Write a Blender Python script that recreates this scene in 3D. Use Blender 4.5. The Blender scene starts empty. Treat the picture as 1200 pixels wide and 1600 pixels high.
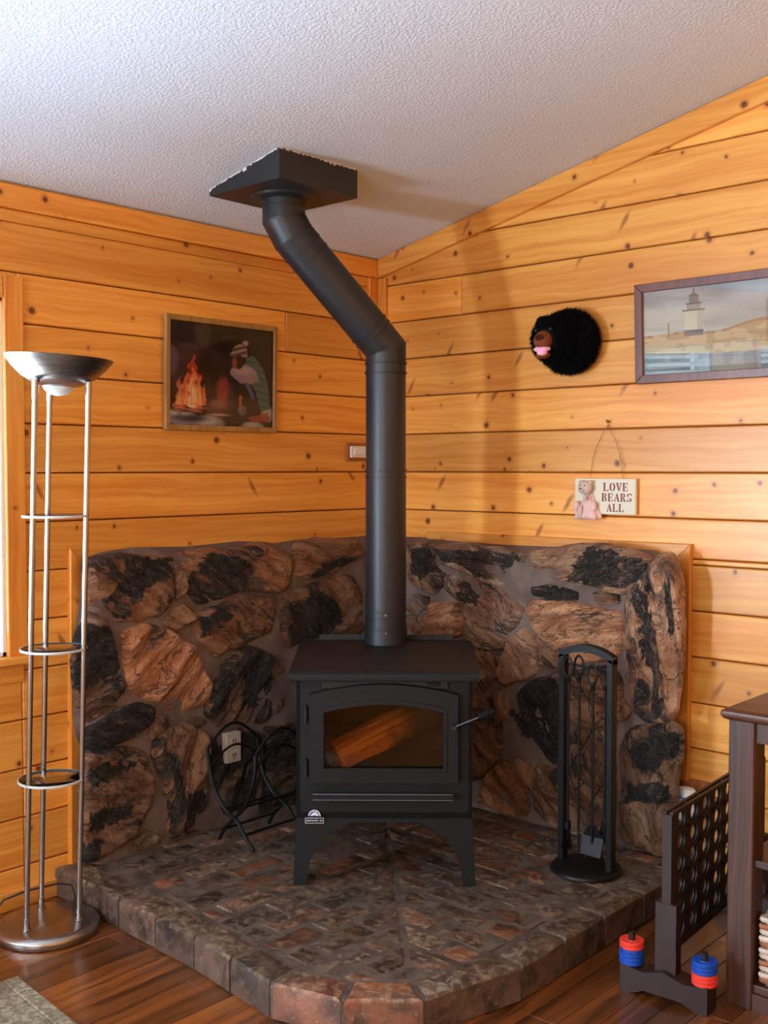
import bpy, math, random
import numpy as np
from mathutils import Vector, Matrix, noise as mnoise
random.seed(7)
PI = math.pi
SC = bpy.context.scene
COL = SC.collection

# ---------------------------------------------------------------- camera
FPX = 1700.0
PITCH = math.atan(68 / 1700)
YAW = math.radians(42.2)
CAM = Vector((3.28, -3.575, 1.45))
cd = bpy.data.cameras.new('camera')
cd.sensor_fit = 'VERTICAL'; cd.sensor_height = 24; cd.lens = 24 * FPX / 1600
cam = bpy.data.objects.new('camera', cd); COL.objects.link(cam)
cam.location = CAM
cam.rotation_euler = (PI / 2 - PITCH, 0, YAW)
cd.clip_start = 0.05
SC.camera = cam

# ---------------------------------------------------------------- world, light, exposure
w = bpy.data.worlds.new('sky'); SC.world = w; w.use_nodes = True
wn = w.node_tree.nodes['Background']
wn.inputs[0].default_value = (0.75, 0.87, 1.0, 1); wn.inputs[1].default_value = 1.5

def area(name, loc, aim, sx, sy, power, color=(1, 1, 1), spread=PI):
    d = bpy.data.lights.new(name, 'AREA'); d.shape = 'RECTANGLE'
    d.size = sx; d.size_y = sy; d.energy = power; d.color = color; d.spread = spread
    o = bpy.data.objects.new(name, d); COL.objects.link(o)
    o.location = loc
    o.rotation_euler = (Vector(aim) - Vector(loc)).to_track_quat('-Z', 'Y').to_euler()
    return o
SKYC = (0.66, 0.83, 1.0)
area('daylight_side_window', (-0.30, -2.56, 1.25), (1.3, -2.35, 1.75), 1.5, 1.2, 210, SKYC)
area('daylight_far_side_window', (-0.30, -4.75, 1.3), (1.5, -3.2, 2.5), 1.3, 1.2, 760, SKYC)
area('added_back_fill', (3.0, -6.9, 1.5), (1.8, 0, 1.5), 2.6, 1.5, 120, (1.0, 0.94, 0.88))  # added warm fill light from behind the camera
vs = SC.view_settings
vs.view_transform = 'Standard'; vs.look = 'None'; vs.gamma = 1; vs.use_curve_mapping = False
vs.exposure = 0.0
SC.cycles.max_bounces = 8; SC.cycles.transparent_max_bounces = 12
SC.cycles.sample_clamp_indirect = 6

# ---------------------------------------------------------------- materials
def mat(name):
    m = bpy.data.materials.new(name); m.use_nodes = True
    nt = m.node_tree
    return m, nt, nt.nodes['Principled BSDF']
def lin(c):
    f = lambda v: v / 12.92 if v <= 0.04045 else ((v + 0.055) / 1.055) ** 2.4
    return tuple(f(x / 255) for x in c[:3]) + (1,)
def N(nt, t, **kw):
    n = nt.nodes.new(t)
    for k, v in kw.items():
        if k.startswith('i_'):
            n.inputs[int(k[2:])].default_value = v
        else:
            setattr(n, k, v)
    return n
def Lk(nt, a, b): nt.links.new(a, b)
def mth(nt, op, a, b=None, c=None, clamp=False):
    n = nt.nodes.new('ShaderNodeMath'); n.operation = op; n.use_clamp = clamp
    for i, v in enumerate((a, b, c)):
        if v is None: continue
        if isinstance(v, (int, float)): n.inputs[i].default_value = v
        else: nt.links.new(v, n.inputs[i])
    return n.outputs[0]
def mix(nt, f, a, b, blend='MIX'):
    n = nt.nodes.new('ShaderNodeMix'); n.data_type = 'RGBA'; n.blend_type = blend
    for i, v in ((0, f), (6, a), (7, b)):
        if isinstance(v, (int, float)): n.inputs[i].default_value = v
        elif isinstance(v, tuple): n.inputs[i].default_value = v
        else: nt.links.new(v, n.inputs[i])
    return n.outputs[2]
def smooth(nt, v, lo, hi, a=0.0, b=1.0):
    n = nt.nodes.new('ShaderNodeMapRange'); n.interpolation_type = 'SMOOTHSTEP'
    nt.links.new(v, n.inputs[0])
    for i, x in ((1, lo), (2, hi), (3, a), (4, b)):
        if isinstance(x, (int, float)): n.inputs[i].default_value = x
        else: nt.links.new(x, n.inputs[i])
    return n.outputs[0]
def noise(nt, vec, scale, detail=3, rough=0.5, dist=0.0):
    n = nt.nodes.new('ShaderNodeTexNoise')
    n.inputs['Scale'].default_value = scale; n.inputs['Detail'].default_value = detail
    n.inputs['Roughness'].default_value = rough; n.inputs['Distortion'].default_value = dist
    if vec is not None: nt.links.new(vec, n.inputs['Vector'])
    return n.outputs['Fac']
def comb(nt, x, y, z):
    n = nt.nodes.new('ShaderNodeCombineXYZ')
    for i, v in enumerate((x, y, z)):
        if isinstance(v, (int, float)): n.inputs[i].default_value = v
        else: nt.links.new(v, n.inputs[i])
    return n.outputs[0]
def bump(nt, bsdf, h, strength=0.3, dist=0.01):
    b = nt.nodes.new('ShaderNodeBump'); b.inputs['Strength'].default_value = strength
    b.inputs['Distance'].default_value = dist
    nt.links.new(h, b.inputs['Height']); nt.links.new(b.outputs[0], bsdf.inputs['Normal'])
def objxyz(nt):
    tc = nt.nodes.new('ShaderNodeTexCoord'); s = nt.nodes.new('ShaderNodeSeparateXYZ')
    nt.links.new(tc.outputs['Object'], s.inputs[0])
    return tc.outputs['Object'], s.outputs[0], s.outputs[1], s.outputs[2]
def orand(nt):
    return nt.nodes.new('ShaderNodeObjectInfo').outputs['Random']
def attr(nt, name):
    n = nt.nodes.new('ShaderNodeAttribute'); n.attribute_type = 'OBJECT'; n.attribute_name = name
    return n.outputs['Fac']

def gattr(nt, name):
    n = nt.nodes.new('ShaderNodeAttribute'); n.attribute_name = name
    return n.outputs['Fac']

def plain(name, c, rough=0.5, metal=0.0, bmp=0.0, bscale=200, spec=None, var=0.0, coat=0.0):
    m, nt, b = mat(name)
    o, x, y, z = objxyz(nt)
    n = noise(nt, o, bscale, 3)
    base = lin(c)
    if var:
        n2 = noise(nt, o, bscale * 0.08, 4)
        dark = tuple(v * (1 - var) for v in base[:3]) + (1,)
        lt = tuple(min(1, v * (1 + var)) for v in base[:3]) + (1,)
        Lk(nt, mix(nt, smooth(nt, n2, 0.3, 0.7), dark, lt), b.inputs['Base Color'])
    else:
        b.inputs['Base Color'].default_value = base
    b.inputs['Roughness'].default_value = rough; b.inputs['Metallic'].default_value = metal
    if spec is not None: b.inputs['Specular IOR Level'].default_value = spec
    if coat: b.inputs['Coat Weight'].default_value = coat; b.inputs['Coat Roughness'].default_value = 0.1
    if bmp: bump(nt, b, n, bmp, 0.002)
    return m

def wood(name, c1, c2, knotc, axis='wall', rough=0.42, knots=True, fine=1.0, boardvar=0.35, coat=0.25, grainamp=0.55):
    """axis: which local direction the grain runs along: wall (x - y horizontal), z, x, y"""
    m, nt, b = mat(name)
    o, x, y, z = objxyz(nt)
    if axis == 'wall': u, v, t = mth(nt, 'SUBTRACT', x, y), z, mth(nt, 'ADD', x, y)
    elif axis == 'z': u, v, t = z, mth(nt, 'SUBTRACT', x, y), mth(nt, 'ADD', x, y)
    elif axis == 'x': u, v, t = x, y, z
    else: u, v, t = y, x, z
    r = orand(nt); rs = mth(nt, 'MULTIPLY', r, 37.0)
    us = mth(nt, 'ADD', u, rs)
    if axis == 'wall': t = rs
    # knots
    kd = None
    if knots:
        vor = N(nt, 'ShaderNodeTexVoronoi'); vor.voronoi_dimensions = '2D'
        vor.inputs['Scale'].default_value = 6.2
        Lk(nt, comb(nt, us, mth(nt, 'MULTIPLY', v, 1.0), 0.0), vor.inputs['Vector'])
        d = vor.outputs['Distance']
        sc = N(nt, 'ShaderNodeSeparateColor'); Lk(nt, vor.outputs['Color'], sc.inputs[0])
        rad = mth(nt, 'MULTIPLY', mth(nt, 'SUBTRACT', sc.outputs[0], 0.36), 0.10)   # negative: no knot
        wob = mth(nt, 'MULTIPLY', mth(nt, 'SUBTRACT', noise(nt, comb(nt, us, v, t), 40, 2), 0.5), 0.035)
        dd = mth(nt, 'ADD', d, wob)
        knot = smooth(nt, mth(nt, 'SUBTRACT', dd, rad), -0.012, 0.022, 1, 0)
        has = smooth(nt, sc.outputs[0], 0.42, 0.46)
        knot = mth(nt, 'MULTIPLY', knot, has)
        halo = mth(nt, 'MULTIPLY', smooth(nt, mth(nt, 'SUBTRACT', dd, rad), 0.0, 0.13, 1, 0), has)
        push = mth(nt, 'MULTIPLY', mth(nt, 'MULTIPLY', halo, halo), 0.02)
        v2 = mth(nt, 'ADD', v, push)
        rm = N(nt, 'ShaderNodeMapping'); rm.inputs['Rotation'].default_value = (0, 0, math.radians(-58)); Lk(nt, comb(nt, us, v, 0.0), rm.inputs[0])
        sm = N(nt, 'ShaderNodeMapping'); sm.inputs['Scale'].default_value = (3.4, 14, 1); Lk(nt, rm.outputs[0], sm.inputs[0])
        v4 = N(nt, 'ShaderNodeTexVoronoi'); v4.voronoi_dimensions = '2D'; v4.inputs['Scale'].default_value = 1.0; Lk(nt, sm.outputs[0], v4.inputs['Vector'])
        sc4 = N(nt, 'ShaderNodeSeparateColor'); Lk(nt, v4.outputs['Color'], sc4.inputs[0])
        spike = mth(nt, 'MULTIPLY', smooth(nt, mth(nt, 'ADD', v4.outputs['Distance'], mth(nt, 'MULTIPLY', wob, 3.0)), 0.04, 0.20, 1, 0), smooth(nt, sc4.outputs[1], 0.87, 0.89))
    else:
        v2 = v
    warp = mth(nt, 'MULTIPLY', mth(nt, 'SUBTRACT', noise(nt, comb(nt, mth(nt, 'MULTIPLY', us, 1.6), mth(nt, 'MULTIPLY', v, 5.0), t), 1.0, 3), 0.5), 0.10)
    v3 = mth(nt, 'ADD', v2, warp)
    g1 = noise(nt, comb(nt, mth(nt, 'MULTIPLY', us, 1.3), mth(nt, 'MULTIPLY', v3, 55.0 * fine), t), 1.0, 4, 0.6)
    g2 = noise(nt, comb(nt, mth(nt, 'MULTIPLY', us, 0.8), mth(nt, 'MULTIPLY', v3, 12.0 * fine), t), 1.0, 2, 0.5)
    g3 = noise(nt, comb(nt, mth(nt, 'MULTIPLY', us, 9.0), mth(nt, 'MULTIPLY', v3, 260.0 * fine), t), 1.0, 2, 0.5)
    f = mth(nt, 'ADD', mth(nt, 'MULTIPLY', g1, 0.45), mth(nt, 'ADD', mth(nt, 'MULTIPLY', g2, 0.4), mth(nt, 'MULTIPLY', g3, 0.15)))
    f = smooth(nt, f, 0.5 - 0.13 / grainamp * 0.5 - 0.05, 0.5 + 0.13 / grainamp * 0.5 + 0.05)
    col = mix(nt, f, lin(c1), lin(c2))
    bv = mth(nt, 'ADD', 1 - boardvar / 2, mth(nt, 'MULTIPLY', r, boardvar))
    vm = N(nt, 'ShaderNodeVectorMath'); vm.operation = 'SCALE'
    Lk(nt, col, vm.inputs[0]); Lk(nt, bv, vm.inputs['Scale'])
    col = vm.outputs[0]
    if knots:
        col = mix(nt, mth(nt, 'MULTIPLY', mth(nt, 'MULTIPLY', halo, halo), 0.55), col, lin(tuple(0.75 * a + 0.25 * k for a, k in zip(c2, knotc))))
        col = mix(nt, mth(nt, 'MULTIPLY', spike, 0.75), col, lin((136, 62, 18)))
        col = mix(nt, mth(nt, 'MULTIPLY', knot, 0.88), col, lin(knotc))
    Lk(nt, col, b.inputs['Base Color'])
    b.inputs['Roughness'].default_value = rough
    b.inputs['Coat Weight'].default_value = coat; b.inputs['Coat Roughness'].default_value = 0.25
    bump(nt, b, g1, 0.12, 0.002)
    return m

MT = {}
MT['pine'] = wood('pine_board', (242, 176, 82), (212, 130, 42), (94, 38, 6))
MT['pine_v'] = wood('pine_trim_upright', (236, 160, 66), (204, 114, 30), (100, 46, 16), axis='z', boardvar=0.2)
MT['pine_dark'] = plain('board_joint', (104, 52, 18), 0.8)
MT['floor'] = wood('floor_board', (132, 74, 30), (58, 27, 10), (40, 14, 6), axis='y', rough=0.28, knots=False, boardvar=0.9, coat=0.5, fine=0.8, grainamp=0.9)
MT['floor_gap'] = plain('floor_gap', (28, 12, 6), 0.8)
MT['oak'] = wood('dark_oak', (84, 48, 29), (42, 21, 12), (30, 14, 8), axis='z', rough=0.5, coat=0.03, knots=False, boardvar=0.1, fine=1.6, grainamp=0.9)
MT['oak_x'] = wood('dark_oak_top', (92, 52, 31), (48, 24, 14), (30, 14, 8), axis='x', rough=0.45, coat=0.1, knots=False, boardvar=0.1, fine=1.2, grainamp=0.9)
MT['game'] = wood('game_wood', (50, 22, 15), (28, 11, 8), (20, 8, 6), axis='z', rough=0.5, coat=0.03, knots=False, boardvar=0.1)
MT['game_dark'] = plain('game_panel_black_brown', (26, 15, 12), 0.55)
MT['frame_oak'] = wood('light_oak_frame', (176, 132, 74), (128, 84, 40), (80, 50, 20), axis='z', rough=0.45, knots=False, boardvar=0.1)
MT['frame_dark'] = wood('brown_frame', (116, 66, 52), (84, 42, 34), (50, 24, 20), axis='z', rough=0.4, knots=False, boardvar=0.1)
MT['plaque_wood'] = wood('outlet_wood', (170, 96, 44), (130, 64, 26), (80, 40, 18), axis='z', rough=0.45, knots=False, boardvar=0.1)
MT['stove'] = plain('stove_black_paint', (18, 20, 22), 0.6, spec=0.28, bmp=0.12, bscale=500, var=0.12)
MT['stove_d'] = plain('stove_seam_black', (18, 19, 20), 0.6)
MT['pipe'] = plain('pipe_black_enamel', (28, 32, 37), 0.42, bmp=0.03, bscale=120, var=0.08)
MT['box'] = plain('support_box_black', (26, 30, 34), 0.5, bmp=0.1, bscale=90, var=0.15)
MT['iron'] = plain('wrought_iron', (12, 12, 13), 0.45, spec=0.3, bmp=0.1, bscale=300)
MT['worn'] = plain('worn_steel', (120, 122, 126), 0.35, metal=1.0)
MT['darksteel'] = plain('dark_steel_rod', (72, 72, 74), 0.4, metal=1.0)
MT['chrome'] = plain('polished_steel', (168, 170, 176), 0.24, metal=1.0)
def brushed():
    m, nt, b = mat('brushed_nickel')
    o, x, y, z = objxyz(nt)
    b.inputs['Base Color'].default_value = lin((160, 156, 152)); b.inputs['Metallic'].default_value = 1
    g = noise(nt, comb(nt, mth(nt, 'MULTIPLY', x, 8.0), mth(nt, 'MULTIPLY', y, 8.0), mth(nt, 'MULTIPLY', z, 600.0)), 1.0, 2)
    Lk(nt, smooth(nt, g, 0.2, 0.8, 0.25, 0.31), b.inputs['Roughness'])
    b.inputs['Anisotropic'].default_value = 0.5
    return m
MT['brushed'] = brushed()
MT['white'] = plain('white_plastic', (232, 232, 228), 0.35)
MT['offwhite'] = plain('outlet_plate', (196, 184, 172), 0.45)
MT['opal'] = plain('opal_glass', (226, 238, 240), 0.25)
MT['caulk'] = plain('white_caulk', (214, 210, 206), 0.7)
MT['vinyl'] = plain('white_vinyl', (236, 238, 240), 0.4)
MT['red'] = plain('red_plastic', (226, 62, 48), 0.35)
MT['blue'] = plain('blue_plastic', (18, 72, 172), 0.35)
MT['fur'] = plain('black_plush', (9, 9, 11), 0.95, spec=0.15)
MT['brownplush'] = plain('brown_plush', (122, 66, 42), 0.95, bmp=0.6, bscale=400, spec=0.1)
MT['darkplush'] = plain('dark_brown_plush', (58, 30, 22), 0.9, bmp=0.5, bscale=400, spec=0.1)
MT['pinkfelt'] = plain('pink_felt', (240, 176, 204), 0.9, bmp=0.3, bscale=300)
MT['teddy'] = plain('teddy_fur', (208, 186, 170), 0.95, bmp=0.9, bscale=260)
MT['dress'] = plain('pink_dress', (228, 192, 184), 0.9, bmp=0.3, bscale=200, var=0.1)
MT['signwhite'] = plain('sign_cream_paint', (226, 220, 196), 0.7, bmp=0.3, bscale=60, var=0.06)
MT['maroon'] = plain('sign_letter_paint', (128, 52, 58), 0.7)
MT['wire'] = plain('rusty_wire', (122, 84, 48), 0.6)
MT['cord'] = plain('black_cord', (20, 18, 18), 0.5)
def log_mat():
    m, nt, b = mat('scorched_log_painted_glow')
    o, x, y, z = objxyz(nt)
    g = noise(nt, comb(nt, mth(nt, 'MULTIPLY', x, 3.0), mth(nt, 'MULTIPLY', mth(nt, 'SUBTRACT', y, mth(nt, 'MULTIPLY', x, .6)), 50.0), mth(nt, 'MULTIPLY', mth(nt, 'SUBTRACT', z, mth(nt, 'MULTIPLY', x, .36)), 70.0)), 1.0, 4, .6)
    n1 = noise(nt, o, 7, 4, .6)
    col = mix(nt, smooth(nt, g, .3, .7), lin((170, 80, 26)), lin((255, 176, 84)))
    col = mix(nt, smooth(nt, mth(nt, 'ADD', mth(nt, 'MULTIPLY', n1, .5), mth(nt, 'MULTIPLY', x, 1.3)), .20, .42), col, lin((52, 26, 14)))  # glow painted into the colour at low left; charred tone grows toward upper right
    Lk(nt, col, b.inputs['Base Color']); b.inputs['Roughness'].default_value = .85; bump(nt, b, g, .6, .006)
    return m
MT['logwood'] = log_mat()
MT['bark'] = plain('charred_bark', (48, 32, 22), 0.95, bmp=1.0, bscale=80, var=0.4)
MT['firebrick'] = plain('sooty_firebrick', (44, 28, 19), 0.95, bmp=0.5, bscale=80, var=0.4)
MT['ash'] = plain('ash_bed', (50, 36, 27), 1.0, bmp=0.8, bscale=90, var=0.4)
MT['badgeblue'] = plain('badge_blue', (40, 66, 128), 0.4)
MT['badgewhite'] = plain('badge_white', (222, 228, 236), 0.4)
MT['devblue'] = plain('print_blue', (74, 128, 222), 0.5)
MT['wicker'] = plain('whitewashed_wicker', (206, 190, 176), 0.8, bmp=0.5, bscale=120, var=0.15)
MT['wickerbrown'] = plain('brown_wicker', (150, 96, 66), 0.8, bmp=0.5, bscale=120, var=0.25)
MT['cloth'] = plain('blue_white_liner', (176, 190, 216), 0.9, bmp=0.3)

def glass(name, tint, ior=1.5, rough=0.0):
    m = bpy.data.materials.new(name); m.use_nodes = True; nt = m.node_tree
    nt.nodes.clear()
    out = N(nt, 'ShaderNodeOutputMaterial'); tr = N(nt, 'ShaderNodeBsdfTransparent'); gl = N(nt, 'ShaderNodeBsdfGlossy')
    tr.inputs[0].default_value = tint + (1,); gl.inputs['Roughness'].default_value = rough
    fr = N(nt, 'ShaderNodeFresnel'); fr.inputs[0].default_value = ior
    mx = N(nt, 'ShaderNodeMixShader')
    Lk(nt, fr.outputs[0], mx.inputs[0]); Lk(nt, tr.outputs[0], mx.inputs[1]); Lk(nt, gl.outputs[0], mx.inputs[2])
    Lk(nt, mx.outputs[0], out.inputs[0])
    return m
MT['glass'] = glass('clear_glass', (0.97, 0.98, 0.98), 1.22)
MT['pictureglass'] = glass('picture_glass', (0.98, 0.98, 0.98), 1.75)
MT['stoveglass'] = glass('smoked_stove_glass', (0.80, 0.70, 0.60), 1.45, 0.03)
MT['shelfglass'] = glass('shelf_glass', (0.93, 0.96, 0.95), 1.3)
MT['rimglass'] = plain('frosted_glass_rim', (196, 206, 208), 0.2)

def ceiling_mat():
    m, nt, b = mat('textured_ceiling')
    o, x, y, z = objxyz(nt)
    b.inputs['Base Color'].default_value = lin((220, 229, 241)); b.inputs['Roughness'].default_value = 0.9
    h = mth(nt, 'ADD', smooth(nt, noise(nt, o, 105, 3), 0.42, 0.62), mth(nt, 'MULTIPLY', noise(nt, o, 300, 2), 0.4))
    bump(nt, b, h, 0.4, 0.003)
    return m
MT['ceiling'] = ceiling_mat()

def stone_mat():
    m, nt, b = mat('weathered_fieldstone')
    o, x, y, z = objxyz(nt)
    r = mth(nt, 'MULTIPLY', orand(nt), 23.0)
    uv = comb(nt, mth(nt, 'SUBTRACT', x, y), z, r)
    vr = N(nt, 'ShaderNodeVectorRotate'); vr.rotation_type = 'Z_AXIS'
    Lk(nt, uv, vr.inputs['Vector']); Lk(nt, attr(nt, 'grain'), vr.inputs['Angle'])
    vr.inputs['Center'].default_value = (0, 0, 0)
    P = vr.outputs[0]
    wv = N(nt, 'ShaderNodeTexNoise'); wv.inputs['Scale'].default_value = 7; wv.inputs['Detail'].default_value = 3; Lk(nt, P, wv.inputs['Vector'])
    vm = N(nt, 'ShaderNodeVectorMath'); vm.operation = 'MULTIPLY_ADD'; vm.inputs[1].default_value = (0.09, 0.09, 0)
    Lk(nt, wv.outputs['Color'], vm.inputs[0]); Lk(nt, P, vm.inputs[2])
    mp = N(nt, 'ShaderNodeMapping'); mp.inputs['Scale'].default_value = (5, 20, 1); Lk(nt, vm.outputs[0], mp.inputs[0])
    S = mp.outputs[0]
    mp2 = N(nt, 'ShaderNodeMapping'); mp2.inputs['Scale'].default_value = (2.4, 6.0, 1); Lk(nt, vm.outputs[0], mp2.inputs[0])
    n1 = noise(nt, S, 1.0, 6, 0.65)
    n2 = noise(nt, mp2.outputs[0], 1.0, 4, 0.6, 0.4)
    n3 = noise(nt, o, 22, 5, 0.7); n5 = noise(nt, o, 130, 4, 0.75)
    n4 = noise(nt, S, 3.2, 4, 0.7)
    pale = mix(nt, attr(nt, 'warm'), lin((176, 152, 126)), lin((214, 148, 98)))
    mid = mix(nt, attr(nt, 'warm'), lin((112, 88, 72)), lin((158, 88, 50)))
    col = mix(nt, smooth(nt, n1, 0.34, 0.66), mid, pale)
    col = mix(nt, mth(nt, 'MULTIPLY', smooth(nt, n3, 0.5, 0.75), 0.5), col, lin((122, 60, 34)))
    dk = mth(nt, 'ADD', mth(nt, 'ADD', mth(nt, 'MULTIPLY', n2, 0.72), mth(nt, 'MULTIPLY', n1, 0.28)), mth(nt, 'ADD', mth(nt, 'SUBTRACT', attr(nt, 'dark'), 0.5), mth(nt, 'ADD', mth(nt, 'MULTIPLY', gattr(nt, 'blk'), 0.145), mth(nt, 'MULTIPLY', mth(nt, 'SUBTRACT', n4, 0.5), 0.35))))
    col = mix(nt, smooth(nt, dk, 0.47, 0.57), col, mix(nt, smooth(nt, n4, 0.45, 0.7), lin((26, 24, 24)), lin((88, 72, 64))))
    col = mix(nt, mth(nt, 'MULTIPLY', smooth(nt, n4, 0.63, 0.74), 0.55), col, lin((196, 170, 140)))
    col = mix(nt, mth(nt, 'MULTIPLY', smooth(nt, n5, 0.57, 0.68), 0.4), col, lin((214, 192, 166)))
    col = mix(nt, mth(nt, 'MULTIPLY', smooth(nt, n5, 0.44, 0.36), 0.45), col, lin((40, 26, 20)))
    cr = smooth(nt, noise(nt, S, 0.9, 5, 0.6, 0.6), 0.485, 0.5)
    cr2 = smooth(nt, noise(nt, S, 0.9, 5, 0.6, 0.6), 0.5, 0.515, 1, 0)
    crack = mth(nt, 'MULTIPLY', cr, cr2)
    col = mix(nt, mth(nt, 'MULTIPLY', crack, 0.3), col, lin((34, 22, 18)))
    vm2 = N(nt, 'ShaderNodeVectorMath'); vm2.operation = 'SCALE'; Lk(nt, col, vm2.inputs[0]); Lk(nt, mth(nt, 'MULTIPLY', attr(nt, 'tone'), 0.80), vm2.inputs['Scale'])
    Lk(nt, vm2.outputs[0], b.inputs['Base Color'])
    b.inputs['Roughness'].default_value = 0.62
    h = mth(nt, 'SUBTRACT', mth(nt, 'ADD', mth(nt, 'MULTIPLY', n1, 1.3), mth(nt, 'ADD', mth(nt, 'MULTIPLY', n4, 0.6), mth(nt, 'ADD', mth(nt, 'MULTIPLY', n3, 0.5), mth(nt, 'MULTIPLY', n5, 0.3)))), mth(nt, 'MULTIPLY', crack, 0.6))
    bump(nt, b, h, 1.0, 0.028)
    return m
MT['stone'] = stone_mat()
def mortar_mat(name, c1, c2, sc=9):
    m, nt, b = mat(name)
    o, x, y, z = objxyz(nt)
    n1 = noise(nt, o, sc, 5, 0.6); n2 = noise(nt, o, 160, 3)
    Lk(nt, mix(nt, smooth(nt, n1, 0.35, 0.65), lin(c1), lin(c2)), b.inputs['Base Color'])
    b.inputs['Roughness'].default_value = 0.85
    bump(nt, b, mth(nt, 'ADD', n1, mth(nt, 'MULTIPLY', n2, 0.25)), 0.6, 0.01)
    return m
MT['mortar'] = mortar_mat('grey_brown_mortar', (92, 76, 70), (116, 98, 90))
MT['hmortar'] = mortar_mat('hearth_mortar', (66, 55, 47), (98, 84, 70), 14)
def brick_mat():
    m, nt, b = mat('old_hearth_brick')
    o, x, y, z = objxyz(nt)
    n1 = noise(nt, o, 12, 5, 0.65); n2 = noise(nt, o, 45, 5, 0.7); n3 = noise(nt, o, 3.2, 3)
    warm = attr(nt, 'warm')
    base = mix(nt, warm, lin((112, 96, 82)), lin((168, 88, 48)))
    d = mix(nt, warm, lin((60, 52, 46)), lin((92, 46, 30)))
    col = mix(nt, smooth(nt, n1, 0.35, 0.62), d, base)
    col = mix(nt, mth(nt, 'MULTIPLY', smooth(nt, n2, 0.54, 0.68), 0.75), col, lin((158, 136, 108)))
    col = mix(nt, mth(nt, 'MULTIPLY', smooth(nt, n3, 0.45, 0.7), 0.55), col, lin((88, 78, 68)))
    edge = mth(nt, 'MULTIPLY', mth(nt, 'MULTIPLY', smooth(nt, z, 0.084, 0.094), smooth(nt, n2, 0.48, 0.58)), 0.5)
    col = mix(nt, edge, col, lin((170, 146, 112)))
    vm2 = N(nt, 'ShaderNodeVectorMath'); vm2.operation = 'SCALE'; Lk(nt, col, vm2.inputs[0]); Lk(nt, attr(nt, 'tone'), vm2.inputs['Scale'])
    Lk(nt, vm2.outputs[0], b.inputs['Base Color'])
    Lk(nt, smooth(nt, n2, 0.3, 0.7, 0.42, 0.75), b.inputs['Roughness'])
    bump(nt, b, mth(nt, 'ADD', n1, mth(nt, 'MULTIPLY', n2, 0.6)), 0.6, 0.008)
    return m
MT['brick'] = brick_mat()
def rug_mat():
    m, nt, b = mat('grey_beige_rug')
    o, x, y, z = objxyz(nt)
    n1 = noise(nt, o, 60, 4, 0.7); n2 = noise(nt, o, 12, 3)
    col = mix(nt, smooth(nt, n1, 0.4, 0.6), lin((112, 104, 84)), lin((160, 150, 124)))
    col = mix(nt, mth(nt, 'MULTIPLY', smooth(nt, n2, 0.56, 0.6), 0.5), col, lin((104, 92, 72)))
    Lk(nt, col, b.inputs['Base Color']); b.inputs['Roughness'].default_value = 1
    bump(nt, b, n1, 0.9, 0.004)
    return m
MT['rug'] = rug_mat()
def paint_mat(name, rough=0.5):
    m, nt, b = mat(name)
    a = N(nt, 'ShaderNodeAttribute'); a.attribute_name = 'paint'
    Lk(nt, a.outputs['Color'], b.inputs['Base Color']); b.inputs['Roughness'].default_value = rough
    return m
MT['print'] = paint_mat('printed_picture')

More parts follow.
